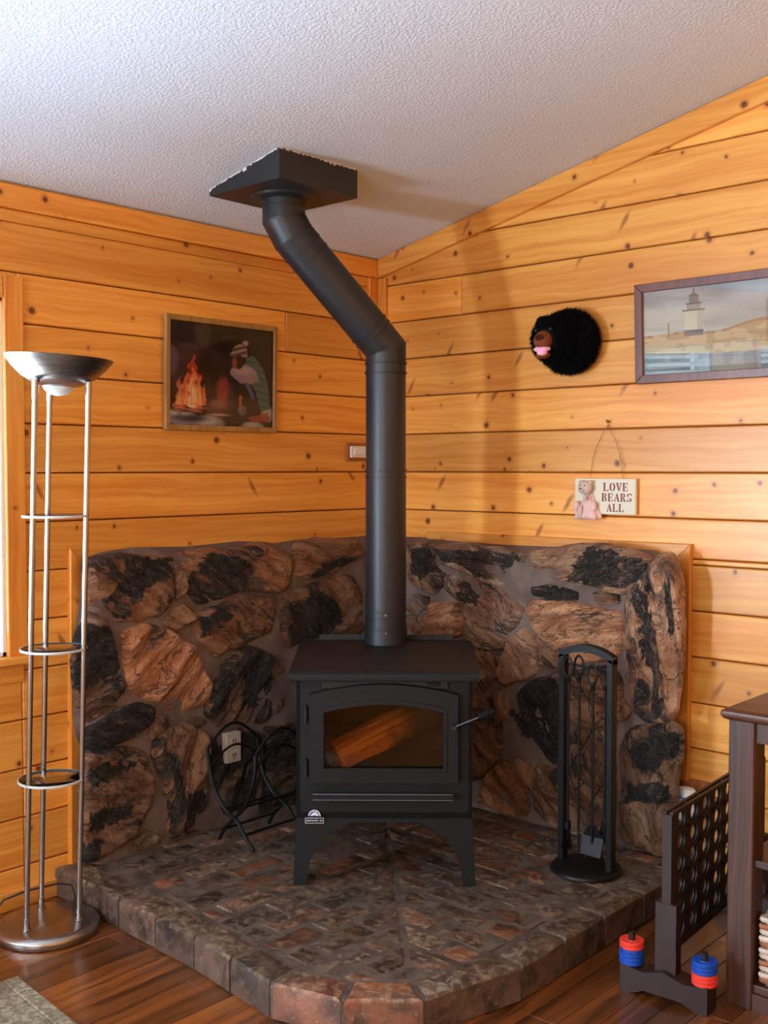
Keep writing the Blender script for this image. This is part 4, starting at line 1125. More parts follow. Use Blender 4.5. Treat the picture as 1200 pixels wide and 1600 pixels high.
q.tube(pts, 0.0035, 8); q.build('power_cord', 'cord', lp, smooth=True, world=True)

# ================================================================= PICTURES
def raster(w_, h_, fn):
    img = np.zeros((h_, w_, 3)); Y, X = np.mgrid[0:h_, 0:w_]; X = X / (w_ - 1); Y = Y / (h_ - 1)
    fn(img, X, Y); return img
def inpoly(X, Y, poly):
    m = np.zeros(X.shape, bool); n = len(poly)
    for i in range(n):
        x0, y0 = poly[i]; x1, y1 = poly[(i + 1) % n]
        c = ((y0 > Y) != (y1 > Y)) & (X < (x1 - x0) * (Y - y0) / ((y1 - y0) + 1e-12) + x0)
        m ^= c
    return m
def vnoise(X, Y, s, seed):
    r = np.random.RandomState(seed); G_ = r.rand(80, 80); x = (X * s) % 78; y = (Y * s) % 78
    xi, yi = x.astype(int), y.astype(int); fx, fy = x - xi, y - yi; fx = fx * fx * (3 - 2 * fx); fy = fy * fy * (3 - 2 * fy)
    return (G_[yi, xi] * (1 - fx) + G_[yi, xi + 1] * fx) * (1 - fy) + (G_[yi + 1, xi] * (1 - fx) + G_[yi + 1, xi + 1] * fx) * fy
def put(img, m, c, a=1.0):
    if isinstance(a, (int, float)): a = np.full(m.shape, float(a))
    al = (m * a)[..., None]; img[:] = img * (1 - al) + np.array(c, float) * al
def ell(X, Y, cx, cy, rx, ry, soft=0.15):
    d = np.sqrt(((X - cx) / rx) ** 2 + ((Y - cy) / ry) ** 2); return np.clip((1 + soft - d) / (2 * soft), 0, 1)
def campfire(img, X, Y):
    img[:] = (30, 22, 30); n = vnoise(X, Y, 9, 1); n2 = vnoise(X, Y, 30, 2)
    img += (n[..., None] - .4) * np.array([54, 40, 54]) + (n2[..., None] - .5) * 10
    put(img, ell(X, Y, .12, .18, .18, .22), (66, 54, 74), .7); put(img, ell(X, Y, .10, .15, .13, .12), (34, 30, 46), .8); put(img, ell(X, Y, .31, .10, .08, .12), (96, 84, 104), .45)
    put(img, ell(X, Y, .02, .38, .07, .14), (120, 112, 160), .7); put(img, ell(X, Y, .17, .24, .09, .03), (92, 80, 84), .7)
    put(img, ell(X, Y, .85, .25, .25, .35), (44, 30, 34), .6)
    put(img, ell(X, Y, .22, .70, .26, .36, .8), (120, 52, 40), .55)
    # logs, rocks
    put(img, inpoly(X, Y, [(.28, .80), (.60, .72), (.98, .66), (.98, .95), (.40, .98)]), (74, 50, 52), .85)
    put(img, inpoly(X, Y, [(.42, .56), (.60, .52), (.62, .80), (.44, .82)]), (92, 62, 74), .6)
    for cx, cy, rx, ry in ((.12, .93, .15, .07), (.36, .97, .16, .08), (.80, .99, .12, .05), (.95, .86, .07, .08), (.05, .90, .07, .05)):
        put(img, ell(X, Y, cx, cy, rx, ry), (150, 148, 164)); put(img, ell(X, Y, cx - .01, cy - .02, rx * .6, ry * .5, .4), (206, 206, 212), .8)
    # flames
    rs = np.random.RandomState(5)
    for bx, w_, h_, c in [(.22, .12, .52, (214, 70, 44)), (.10, .05, .30, (224, 120, 70)), (.16, .06, .36, (240, 120, 72)), (.28, .05, .34, (236, 110, 70)), (.22, .075, .40, (250, 176, 120)), (.21, .055, .30, (255, 226, 170)), (.22, .045, .2, (255, 246, 214))]:
        t = (.83 - Y) / h_; wd = w_ * np.clip(1 - t, 0, 1) ** .8 * (1 + .35 * np.sin(Y * 60 + bx * 90))
        m = (np.abs(X - bx + .012 * np.sin(Y * 34)) < wd) & (t > 0) & (t < 1); put(img, m, c, .85)
    for i in range(26):
        bx = rs.uniform(.07, .34); h_ = rs.uniform(.1, .4) * (1 - abs(bx - .22) * 3); t = (.80 - Y) / max(.05, h_)
        m = (np.abs(X - bx - (.22 - bx) * .15 * t) < .009 * np.clip(1 - t, 0, 1)) & (t > 0) & (t < 1); put(img, m, (255, rs.randint(140, 240), 130), .8)
    for i in range(14):
        a = rs.uniform(0, PI); x1, y1 = .21 + .18 * math.cos(a), .87 - .07 * math.sin(a); x0_, y0_ = .21 - .1 * math.cos(a), .86
        dx, dy = x1 - x0_, y1 - y0_; nn = math.hypot(dx, dy) or 1
        tt = ((X - x0_) * dx + (Y - y0_) * dy) / nn ** 2; dist = np.abs((X - x0_) * dy - (Y - y0_) * dx) / nn
        put(img, (dist < .008) & (tt > 0) & (tt < 1), (206, 130, 96) if i % 2 else (90, 50, 40), .9)
    put(img, ell(X, Y, .2, .93, .14, .03, .5), (30, 22, 26), .7)
    # glow on the stones / pot / stick
    put(img, ell(X, Y, .46, .80, .12, .09, .3), (126, 84, 86), .8); put(img, ell(X, Y, .46, .78, .07, .04, .4), (168, 130, 130), .7)
    put(img, ell(X, Y, .50, .64, .05, .12, .5), (214, 92, 84), .75); put(img, inpoly(X, Y, [(.44, .66), (.52, .52), (.56, .55), (.50, .70)]), (150, 60, 62), .8)
    put(img, inpoly(X, Y, [(.66, .68), (.69, .68), (.68, .84), (.66, .84)]), (216, 120, 80), .9); put(img, ell(X, Y, .69, .83, .045, .055, .3), (150, 142, 160), .7)
    put(img, ell(X, Y, .47, .885, .10, .012, .5), (230, 200, 180), .8)
    # person: jacket back, sleeve, hat
    put(img, inpoly(X, Y, [(.72, .30), (.80, .27), (.90, .40), (.95, .55), (.97, .80), (.88, .84), (.82, .62), (.74, .50)]), (88, 126, 136))
    for k_ in range(7):
        yy = .36 + .07 * k_; put(img, (np.abs(Y - yy - .25 * (X - .88)) < .006) & inpoly(X, Y, [(.72, .30), (.80, .27), (.90, .40), (.95, .55), (.97, .80), (.88, .84), (.82, .62), (.74, .50)]), (54, 84, 96), .9)
    put(img, inpoly(X, Y, [(.58, .42), (.72, .36), (.82, .42), (.86, .52), (.78, .56), (.66, .56), (.56, .50)]), (166, 148, 176)); put(img, ell(X, Y, .70, .43, .10, .04, .5), (206, 186, 204), .8)
    put(img, inpoly(X, Y, [(.55, .46), (.62, .52), (.70, .58), (.62, .60), (.54, .54)]), (40, 36, 50))
    put(img, inpoly(X, Y, [(.70, .54), (.76, .56), (.82, .70), (.79, .72)]), (96, 110, 190), .9)
    put(img, ell(X, Y, .65, .33, .055, .09, .1), (74, 44, 44)); put(img, ell(X, Y, .61, .36, .025, .05, .4), (196, 110, 84), .8)
    hat = inpoly(X, Y, [(.565, .29), (.60, .21), (.66, .165), (.72, .18), (.74, .24), (.735, .31), (.66, .28), (.60, .30)])
    put(img, hat, (108, 84, 96)); put(img, hat & (np.sin((Y + X * .35) * 110) > .35), (198, 176, 182), .9)
    put(img, ell(X, Y, .72, .155, .03, .025), (190, 168, 176))
    put(img, inpoly(X, Y, [(.74, .90), (.95, .84), (.97, .93), (.80, .95)]), (176, 84, 74), .8)
def lighthouse(img, X, Y):
    n = vnoise(X, Y, 7, 3); n2 = vnoise(X, Y, 26, 4); n3 = vnoise(X * 3, Y, 10, 6)
    sky = np.array([150, 156, 156]) * (1 - Y[..., None]) + np.array([214, 206, 180]) * Y[..., None]
    img[:] = sky + (n[..., None] - .5) * 44 + (n2[..., None] - .5) * 12
    put(img, ell(X, Y, .10, .30, .22, .12, .8), (206, 198, 176), .5)
    dune = .50 + .03 * np.sin(X * 9) + .02 * np.sin(X * 23 + 1) - .04 * np.exp(-((X - .6) / .2) ** 2)
    m = Y > dune; put(img, m, (198, 170, 126)); put(img, m & (n2 > .55), (170, 140, 96), .7); put(img, m & (Y < dune + .03) & (n3 > .4), (160, 112, 72), .8)
    m = Y > .66 + .03 * np.sin(X * 5 + 1); put(img, m, (206, 190, 156)); put(img, m & (n3 > .6), (182, 160, 122), .6)
    m = Y > .74 + .05 * np.sin(X * 4); put(img, m, (136, 150, 152)); put(img, m & (n3 > .5), (168, 178, 172), .6)
    m = Y > .93; put(img, m, (112, 122, 116))
    # tower
    cx = .205
    put(img, (np.abs(X - cx) < .036 + (Y - .28) * .012) & (Y > .28) & (Y < .56), (206, 200, 172)); put(img, (X > cx + .012) & (X < cx + .037) & (Y > .28) & (Y < .56), (176, 172, 150), .8)
    put(img, (np.abs(X - cx) < .038) & (Y > .50) & (Y < .57), (98, 106, 112)); put(img, (np.abs(X - cx) < .044) & (Y > .265) & (Y < .285), (90, 88, 84))
    put(img, (np.abs(X - cx) < .026) & (Y > .20) & (Y < .265), (152, 150, 136)); put(img, (np.abs(X - cx) < .031) & (Y > .19) & (Y < .205), (80, 78, 76)); put(img, (np.abs(X - cx) < .018) & (Y > .12) & (Y < .19), (116, 114, 108))
    put(img, (np.abs(X - cx) < .024 * np.clip((Y - .065) / .06, 0, 1)) & (Y > .065) & (Y < .125), (84, 80, 78)); put(img, (np.abs(X - cx) < .002) & (Y > .03) & (Y < .07), (84, 80, 78))
    put(img, (np.abs(X - .475) < .002) & (Y > .22) & (Y < .70), (120, 96, 70)); put(img, (np.abs(X - .105) < .002) & (Y > .40) & (Y < .57), (150, 130, 100))
    put(img, (np.abs(Y - .68 - .06 * (X - .5) ** 2) < .004) & (X > .36) & (X < .56), (150, 124, 90))
    put(img, ell(X, Y, .60, .80, .10, .03, .4), (236, 230, 214), .8)
    put(img, (X > .80) & (np.abs(Y - .5 - .1 * np.sin(X * 12)) < .05), (160, 150, 120), .5)
def painting(img, corners, parent, name):
    """corners: TL, TR, BR, BL in world space"""
    h_, w_, _ = img.shape; TL, TR, BR, BL = [Vector(c) for c in corners]
    V = [];
    for j in range(h_):
        a, b = TL.lerp(BL, j / (h_ - 1)), TR.lerp(BR, j / (h_ - 1))
        for i in range(w_): V.append(a.lerp(b, i / (w_ - 1)))
    F_ = [(j * w_ + i, (j + 1) * w_ + i, (j + 1) * w_ + i + 1, j * w_ + i + 1) for j in range(h_ - 1) for i in range(w_ - 1)]
    q = MB(); q.raw = True; q.add(V, F_); o = q.build(name, 'print', parent, world=True)
    at_ = o.data.color_attributes.new('paint', 'FLOAT_COLOR', 'POINT')
    c = np.clip(img / 255, 0, 1); c = np.where(c <= .04045, c / 12.92, ((c + .055) / 1.055) ** 2.4)
    rgba = np.ones((h_ * w_, 4), np.float32); rgba[:, :3] = c.reshape(-1, 3); at_.data.foreach_set('color', rgba.ravel())
    return o
def picture(name, label, O, A, B, Nn, W_, H_, fw, dep, fm, fn, res, glassm):
    """O lower left back corner, A across, B up, Nn out of the wall"""
    O, A, B, Nn = Vector(O), Vector(A).normalized(), Vector(B).normalized(), Vector(Nn).normalized()
    t = thing(name, label, 'picture', O + A * W_ / 2)
    for a, b, c, d in (((0, 0), (W_, 0), (W_ - fw, fw), (fw, fw)), ((W_, 0), (W_, H_), (W_ - fw, H_ - fw), (W_ - fw, fw)), ((W_, H_), (0, H_), (fw, H_ - fw), (W_ - fw, H_ - fw)), ((0, H_), (0, 0), (fw, fw), (fw, H_ - fw))):
        MB().prism([a, b, c, d], O, A, B, Nn * dep, 0.002).build('frame_rail', fm, t, world=True)
    P = lambda a, b, n_: O + A * a + B * b + Nn * n_
    MB().prism([(fw * .6, fw * .6), (W_ - fw * .6, fw * .6), (W_ - fw * .6, H_ - fw * .6), (fw * .6, H_ - fw * .6)], O, A, B, Nn * (dep * .35)).build('backing_board', 'pine_dark', t, world=True)
    e = fw * .9; z = dep * .45
    painting(raster(res[0], res[1], fn), (P(e, H_ - e, z), P(W_ - e, H_ - e, z), P(W_ - e, e, z), P(e, e, z)), t, 'print')
    MB().prism([(e, e), (W_ - e, e), (W_ - e, H_ - e), (e, H_ - e)], P(0, 0, z + .002), A, B, Nn * .0015).build('glass', glassm, t, world=True)
    return t
picture('campfire_picture', 'square light-wood framed picture of a person in a striped knit hat by a campfire', (0.004, -1.165, 1.592), (0, 1, 0.002), (0.02, 0, 1), (1, 0, -0.02), 0.545, 0.422, 0.020, 0.018, 'frame_oak', campfire, (190, 150), 'glass')
picture('lighthouse_picture', 'wide dark-brown framed painting of a lighthouse on grassy dunes, cut off at the right edge', (1.292, -0.003, 1.757), (1, 0, 0), (0, -0.042, 1), (0, -1, -0.042), 1.02, 0.355, 0.030, 0.024, 'frame_dark', lighthouse, (330, 120), 'pictureglass')

# ================================================================= WALL PLATES
t = thing('wall_switch', 'white rocker switch on a small wooden plate beside the stove pipe', 'switch', (0, -0.14, 1.522))
MB().box((0.0, -0.205, 1.482), (0.012, -0.075, 1.561), .003).build('wooden_plate', 'plaque_wood', t, world=True)
MB().box((0.012, -0.192, 1.497), (0.020, -0.088, 1.547), .003).build('cover_plate', 'white', t, world=True)
MB().box((0.020, -0.172, 1.509), (0.024, -0.108, 1.535), .0015).build('rocker', 'white', t, world=True)
t = thing('electrical_outlet', 'small pale electrical outlet on the stone wall behind the log rack', 'outlet', (DL + .03, -0.925, 0.39))
ox = DL + 0.034
MB().box((ox - .03, -0.962, 0.335), (ox, -0.890, 0.448), .003).build('cover_plate', 'offwhite', t, world=True)
for z in (0.362, 0.416):
    MB().box((ox, -0.943, z - .017), (ox + .003, -0.909, z + .017), .001).build('socket', 'offwhite', t, world=True)
    MB().box((ox + .003, -0.934, z - .004), (ox + .0036, -0.930, z + .009)).box((ox + .003, -0.922, z - .004), (ox + .0036, -0.918, z + .009)).box((ox + .003, -0.929, z - .012), (ox + .0036, -0.923, z - .007)).build('socket_slots', 'cord', t, world=True, kind='stuff')
t = thing('air_freshener', 'white plug-in air freshener with a small blue print on the wall behind the game board', 'air freshener', (1.52, -0.02, 0.20))
MB().box((1.475, -.0005, 0.215), (1.590, -0.016, 0.348), .003).build('wooden_plate', 'plaque_wood', t, world=True)
q = MB(); rings = []
for z, r in ((0.215, .030), (0.23, .036), (0.29, .038), (0.312, .036), (0.325, .028), (0.329, .015)):
    rings.append([(1.523 + r * 1.08 * math.cos(a), -0.052 + r * .8 * math.sin(a), z) for a in [2 * PI * j / 24 for j in range(24)]])
q.rings(rings); q.build('body', 'white', t, smooth=True, world=True)
q = MB()
for a0, a1, z0_, z1_ in ((-1.9, -1.65, .296, .303), (-1.62, -1.35, .290, .300), (-1.3, -1.1, .287, .293), (-1.75, -1.3, .279, .285)):
    vs_ = []
    for a in (a0, a1):
        for z in (z0_, z1_): vs_.append((1.523 + .0392 * 1.08 * math.cos(a), -0.052 + .0392 * .8 * math.sin(a), z))
    q.add([vs_[0], vs_[2], vs_[3], vs_[1]], [(0, 1, 2, 3)])
q.build('printed_mark', 'devblue', t, world=True)

# ================================================================= BEAR HEAD
bh = thing('mounted_bear_plush', 'black plush bear head with an open pink mouth mounted on the right wall', 'plush toy', (0.985, 0, 1.935))
C0 = Vector((0.985, -0.065, 1.935)); 
NC = onR(889, 534, .05); base = MB(); base.sphere(NC, 0.116, 0.075, 0.114, 28, 18, .05)
base.build('neck', 'fur', bh, smooth='all', world=True)
hd_ = Vector((-0.16, -0.90, -0.16)).normalized()
hc = onR(868, 531, .12)
hb = MB(); hb.sphere(hc, 0.080, 0.085, 0.085, 28, 18, .06); hb.build('head', 'fur', bh, smooth='all', world=True)
ears = []
for ex, ey in ((hc.x - .055, hc.y), (hc.x + .055, hc.y + .01)):
    e = MB(); e.sphere((ex, ey, hc.z + .066), .026, .016, .024, 14, 10); e.build('ear', 'fur', bh, smooth='all', world=True); ears.append((ex, ey))
mc = onR(850, 532, .195)
BF = Vector((0.22, -0.96, -0.16)).normalized(); BS = Vector((BF.y, -BF.x, 0)).normalized() * -1; BU = BS.cross(BF).normalized()
if BU.z < 0: BU = -BU
def osph(q, c, a, f, u, n=20, m=12, jit=0.0):
    t_ = MB().sphere((0, 0, 0), a, f, u, n, m, jit); q.add([Vector(c) + BS * p[0] + BF * p[1] + BU * p[2] for p in t_.v], t_.f); return q
osph(MB(), mc, .036, .052, .036).build('muzzle', 'brownplush', bh, smooth='all', world=True)
osph(MB(), mc + BF * .016 - BU * .052, .026, .034, .014).build('lower_jaw', 'brownplush', bh, smooth='all', world=True)
osph(MB(), mc + BF * .046 + BU * .014, .017, .010, .011, 14, 8).build('nose', 'darkplush', bh, smooth='all', world=True)
q = MB(); osph(q, mc + BF * .024 - BU * .030, .032, .028, .012); osph(q, mc + BF * .036 - BU * .040 + BS * .004, .020, .018, .016, 14, 8); q.build('tongue', 'pinkfelt', bh, smooth='all', world=True)
for dx in (-.034, .030):
    MB().sphere(hc + Vector((dx, -0.078, 0.030)), .007, n=10, m=8).build('eye', 'cord', bh, smooth='all', world=True)
rs = random.Random(3); q = MB(); q.raw = True
def tufts(c, rx, ry, rz, n, skip=None, ln=.016):
    for i in range(n):
        a = rs.uniform(0, 2 * PI); z = rs.uniform(-1, 1); r = math.sqrt(1 - z * z); d = Vector((r * math.cos(a), r * math.sin(a), z))
        p = Vector((c[0] + d.x * rx * .98, c[1] + d.y * ry * .98, c[2] + d.z * rz * .98))
        if p.y > -0.004 or (skip and (p - skip[0]).length < skip[1]): continue
        nrm = Vector((d.x / rx, d.y / ry, d.z / rz)).normalized(); tip = p + (nrm + Vector((rs.uniform(-.6, .6), rs.uniform(-.6, .6), rs.uniform(-.9, .3)))).normalized() * ln * rs.uniform(.6, 1.3)
        u, v = orth(nrm); k = rs.uniform(0, PI); s_ = (u * math.cos(k) + v * math.sin(k)) * .0022
        q.add([p - s_, p + s_, tip], [(0, 1, 2)])
tufts(NC, 0.116, 0.075, 0.114, 9000, None, .020)
tufts(hc, .080, .085, .085, 8000, (mc, .046), .018)
for ex, ey in ears: tufts((ex, ey, hc.z + .066), .026, .016, .024, 900, None, .010)
q.build('fur_pile', 'fur', bh, world=True, kind='stuff')

# ================================================================= LOVE BEARS ALL SIGN
sg = thing('bear_sign', 'small cream wall sign reading LOVE BEARS ALL with a teddy in a pink dress', 'sign', (1.17, 0, 1.28))
sx0, sx1, sz0, sz1 = 1.038, 1.296, 1.280, 1.412
MB().box((sx0, -0.004, sz0), (sx1, -0.022, sz1), .003).build('sign_board', 'signwhite', sg, world=True)
def glyph(ch):
    """stencil serif strokes in a 1 x 1.4 cell"""
    S_ = .26; out = []
    rect = lambda a, b, c, d: out.append([(a, b), (c, b), (c, d), (a, d)])
    def arc(cx, cy, rx, ry, a0, a1, t, n=9):
        o = [(cx + rx * math.cos(a0 + (a1 - a0) * i / n), cy + ry * math.sin(a0 + (a1 - a0) * i / n)) for i in range(n + 1)]
        i_ = [(cx + (rx - t) * math.cos(a0 + (a1 - a0) * i / n), cy + (ry - t * .55) * math.sin(a0 + (a1 - a0) * i / n)) for i in range(n + 1)]
        for k_ in range(n): out.append([o[k_], o[k_ + 1], i_[k_ + 1], i_[k_]])
    if ch == 'L': rect(.12, 0, .12 + S_, 1.4); rect(0, 0, .48, .1); rect(0, 1.3, .5, 1.4); rect(.52, 0, .95, .12); out.append([(.8, .12), (.95, .12), (.95, .42), (.88, .42)])
    if ch == 'O': arc(.46, .7, .46, .7, PI / 2 + .12, 3 * PI / 2 - .12, .26); arc(.54, .7, .46, .7, -PI / 2 + .12, PI / 2 - .12, .26)
    if ch == 'V': out.append([(.05, 1.4), (.34, 1.4), (.62, .12), (.46, 0)]); out.append([(.82, 1.4), (.94, 1.4), (.66, .12), (.60, .36)]); rect(-.04, 1.3, .42, 1.4); rect(.68, 1.3, 1.04, 1.4)
    if ch == 'E': rect(.12, 0, .12 + S_, 1.4); rect(0, 0, .45, .1); rect(0, 1.3, .45, 1.4); rect(.46, 0, .92, .1); rect(.46, 1.3, .9, 1.4); rect(.44, .65, .7, .76); rect(.82, .1, .92, .4); rect(.8, 1.02, .9, 1.3); rect(.64, .52, .72, .9)
    if ch == 'B': rect(.12, 0, .12 + S_, 1.4); rect(0, 0, .42, .1); rect(0, 1.3, .42, 1.4); arc(.5, 1.06, .40, .34, -PI / 2, PI / 2, .24); arc(.5, .37, .46, .37, -PI / 2, PI / 2, .25)
    if ch == 'A': out.append([(.5, 1.4), (.62, 1.4), (.96, 0), (.68, 0), (.46, 1.1)]); out.append([(.42, 1.15), (.46, 1.0), (.20, 0), (.08, 0)]); rect(-.04, 0, .32, .1); rect(.58, 0, 1.06, .1); rect(.30, .42, .60, .52)
    if ch == 'R': rect(.12, 0, .12 + S_, 1.4); rect(0, 0, .46, .1); rect(0, 1.3, .42, 1.4); arc(.48, 1.03, .42, .37, -PI / 2, PI / 2, .24); out.append([(.48, .66), (.66, .66), (.98, 0), (.70, 0)]); rect(.66, 0, 1.08, .1)
    if ch == 'S': arc(.5, 1.04, .42, .36, .35, PI + .5, .24); arc(.5, .37, .42, .37, -PI + .35, .55, .24); out.append([(.10, .92), (.3, .74), (.86, .40), (.66, .34)]); rect(.82, 1.02, .9, 1.38); rect(.08, .02, .16, .40)
    return out
def word(txt, cx, zb_, h_):
    s_ = h_ / 1.4; adv = 1.22 * s_; x = cx - adv * len(txt) / 2 + .08 * s_
    for ch in txt:
        q = MB()
        for poly in glyph(ch): q.prism([(x + a * s_ * 1.08, zb_ + b * s_) for a, b in poly], (0, -0.0215, 0), (1, 0, 0), (0, 0, 1), (0, -0.0012, 0))
        q.build('letter', 'maroon', sg, world=True); x += adv
word('LOVE', 1.213, 1.366, .031); word('BEARS', 1.218, 1.328, .030); word('ALL', 1.212, 1.290, .029)
# teddy
tb_ = MB(); bx, by = 1.096, -0.042
tb_.sphere((bx, by, 1.378), .030, .022, .026, 16, 12, .05); tb_.sphere((bx - .020, by, 1.398), .009, .006, .009, 10, 8).sphere((bx + .020, by, 1.398), .009, .006, .009, 10, 8); tb_.sphere((bx - .002, by - .019, 1.372), .011, .009, .009, 12, 8)
td = tb_.build('teddy', 'teddy', sg, smooth='all', world=True)
q = MB(); rings = []
for z, r in ((1.262, .054), (1.275, .052), (1.300, .036), (1.325, .026), (1.350, .018), (1.358, .012)):
    rings.append([(bx + .006 + r * (1 + .10 * math.sin(6 * a)) * math.cos(a), by + .012 + .55 * r * math.sin(a) * (1 + .12 * math.cos(7 * a)), z + .004 * math.sin(3 * a)) for a in [2 * PI * j / 36 for j in range(36)]])
q.rings([[(p[0], min(p[1], -.0225), p[2]) for p in r] for r in rings]); q.build('dress', 'dress', td, smooth='all', world=True)
for sxx in (-.038, .036): MB().sphere((bx + sxx, by + .002, 1.308), .013, .012, .020, 12, 8).build('sleeve', 'dress', td, smooth='all', world=True)
q = MB(); q.sphere((bx - .010, by - .018, 1.285), .010, .009, .026, 10, 8).sphere((bx + .010, by - .018, 1.340), .008, .006, .012, 10, 8); q.build('paw', 'teddy', td, smooth='all', world=True)
q = MB(); q.sphere((bx - .003, by - .028, 1.375), .0035, n=8, m=6).sphere((bx - .011, by - .019, 1.386), .0028, n=8, m=6).sphere((bx + .009, by - .019, 1.386), .0028, n=8, m=6); q.build('face', 'cord', td, smooth='all', world=True)
hk = Vector((1.172, -0.012, 1.612))
def wob(a, b, n=14, k=.004):
    a, b = Vector(a), Vector(b); return [a.lerp(b, i / n) + Vector((math.sin(i * 1.9) * k - .018 * math.sin(PI * i / n) * (1 if b.x < a.x else -1), 0, 0)) for i in range(n + 1)]
q = MB(); q.tube(wob(hk, (1.100, -0.012, 1.412), k=.0018), .0010, 5).tube(wob(hk, (1.236, -0.012, 1.412), k=.0024), .0010, 5).tube([(1.218, -.012, 1.50), (1.235, -.012, 1.475), (1.252, -.012, 1.455)], .0008, 5)
q.build('hanging_wire', 'wire', sg, world=True)
q = MB(); q.cyl((1.172, 0, 1.625), (1.172, -0.016, 1.625), .0035, 8).sphere((1.172, -.017, 1.626), .006, .003, .007, 10, 6).tube([(1.172, -.010, 1.62), (1.176, -.014, 1.608), (1.168, -.016, 1.603)], .0018, 6)
tag(q.build('wall_hook', 'wire', None), 'tiny brown hook in the wall above the LOVE BEARS ALL sign', 'hook')

# ================================================================= FIREPLACE TOOLS
tx, ty = 1.358, -0.443
ts = thing('fireplace_tool_stand', 'tall narrow black iron tool stand with an arched top on the hearth', 'tool stand', (tx, ty, 0.1))
MB().lathe([(0.116, 0), (0.120, .004), (0.118, .012), (0.108, .018), (0.001, .020)], (tx, ty, 0.1), 44).build('base', 'iron', ts, smooth=True, world=True)
hwf = 0.093; zt = 0.838
for s_ in (-1, 1):
    MB().box((tx + s_ * hwf - .011, ty - .016, .118), (tx + s_ * hwf + .011, ty + .016, zt - .014), .002).build('post', 'iron', ts, world=True)
q = MB(); top = [(-hwf - .011 + (2 * hwf + .022) * i / 12, zt - .006 + .030 * math.sin(PI * i / 12) ** .8) for i in range(13)]
poly = [(a, b) for a, b in top] + [(a, b - .024) for a, b in reversed(top)]
fs = []; V = [(tx + a, ty - .016, b) for a, b in poly] + [(tx + a, ty + .016, b) for a, b in poly]; n = len(poly)
for i in range(12):
    j = n - 1 - i; fs += [(i, i + 1, j - 1, j), (n + i, n + j, n + j - 1, n + i + 1), (i, n + i, n + i + 1, i + 1), (j, j - 1, n + j - 1, n + j)]
fs += [(0, n - 1, 2 * n - 1, n), (12, 12 + n, 13 + n, 13)]
q.add(V, fs); q.build('arched_top', 'iron', ts, world=True)
# hanging bar and vine scrollwork
MB().tube([(tx - hwf, ty, .79), (tx + hwf, ty, .785)], .004, 8).build('hanging_bar', 'iron', ts, world=True)
q = MB(); rs = random.Random(11)
for s_, ph in ((-.03, 0), (.035, 2.2)):
    pts = [(tx + s_ + .045 * math.sin(i * .42 + ph), ty + .02 + .004 * math.sin(i), .12 + i * .026) for i in range(27)]
    q.tube(pts, .0022, 6)
    for i in range(3, 26, 3):
        p = Vector(pts[i]); d = Vector((rs.choice((-1, 1)) * .03, 0, .03)); q.tube([p, p + d * .5, p + d], [.0015, .0015, .0008], 5)
        l = p + d; u_ = Vector((.007, 0, .004)); w2 = Vector((-.004, 0, .010)); q.add([l - u_ * .5, l + w2, l + u_, l - w2 * .6], [(0, 1, 2, 3)])
q.build('vine_scroll', 'iron', ts, world=True)
def tool(name, label, dx, dy, zb_, ztp, headfn):
    t = thing(name, label, 'fireplace tool', (tx + dx, ty + dy, zb_), 0, 'fireplace tools')
    x, y = tx + dx, ty + dy
    MB().cyl((x, y, zb_ + .04), (x, y, ztp - .07), .0042, 8).build('shaft', 'iron', t, smooth=True, world=True)
    q = MB(); pts = []
    for i in range(19):
        a = 2 * PI * i / 18; pts.append((x + .017 * math.sin(a), y - .004, ztp - .035 - .035 * math.cos(a) * 1.0))
    q.tube(pts, .0038, 7); q.cyl((x, y - .004, ztp - .07), (x, y, ztp - .085), .007, 8); q.build('loop_handle', 'iron', t, smooth=True, world=True)
    q = MB(); headfn(q, x, y, zb_); q.build('tool_head', 'iron', t, world=True)
def h_shovel(q, x, y, z):
    q.rings([[(x - .038, y - .012, z), (x + .038, y - .012, z), (x + .038, y - .008, z), (x - .038, y - .008, z)], [(x - .040, y + .006, z + .06), (x + .040, y + .006, z + .06), (x + .040, y + .010, z + .06), (x - .040, y + .010, z + .06)], [(x - .012, y, z + .10), (x + .012, y, z + .10), (x + .012, y + .004, z + .10), (x - .012, y + .004, z + .10)]])
def h_brush(q, x, y, z):
    q.cyl((x, y, z + .075), (x, y, z + .10), .012, 10)
    for i in range(60):
        a = rs.uniform(0, 2 * PI); r = rs.uniform(0, 1); q.cyl((x + .009 * r * math.cos(a), y + .009 * r * math.sin(a), z + .08), (x + .026 * r * math.cos(a), y + .018 * r * math.sin(a), z + rs.uniform(0, .01)), .0009, 3)
def h_poker(q, x, y, z):
    q.cyl((x, y, z), (x, y, z + .05), .001, 8, .0042).tube([(x, y, z + .07), (x + .018, y, z + .05), (x + .026, y, z + .068)], [.004, .0035, .001], 6)
def h_tongs(q, x, y, z):
    for s_ in (-1, 1): q.tube([(x, y, z + .12), (x + s_ * .016, y, z + .07), (x + s_ * .016, y, z + .03), (x + s_ * .003, y, z)], .0035, 6)
tool('fireplace_brush', 'black iron hearth brush, leftmost of the four tools in the stand', -.066, -.012, .155, .815, h_brush)
tool('fireplace_poker', 'black iron poker, second from the left in the tool stand', -.038, .012, .15, .820, h_poker)
tool('fireplace_shovel', 'black iron ash shovel, third from the left in the tool stand', .028, -.010, .16, .800, h_shovel)
tool('fireplace_tongs', 'black iron log tongs, rightmost of the four tools in the stand', .062, .012, .165, .800, h_tongs)

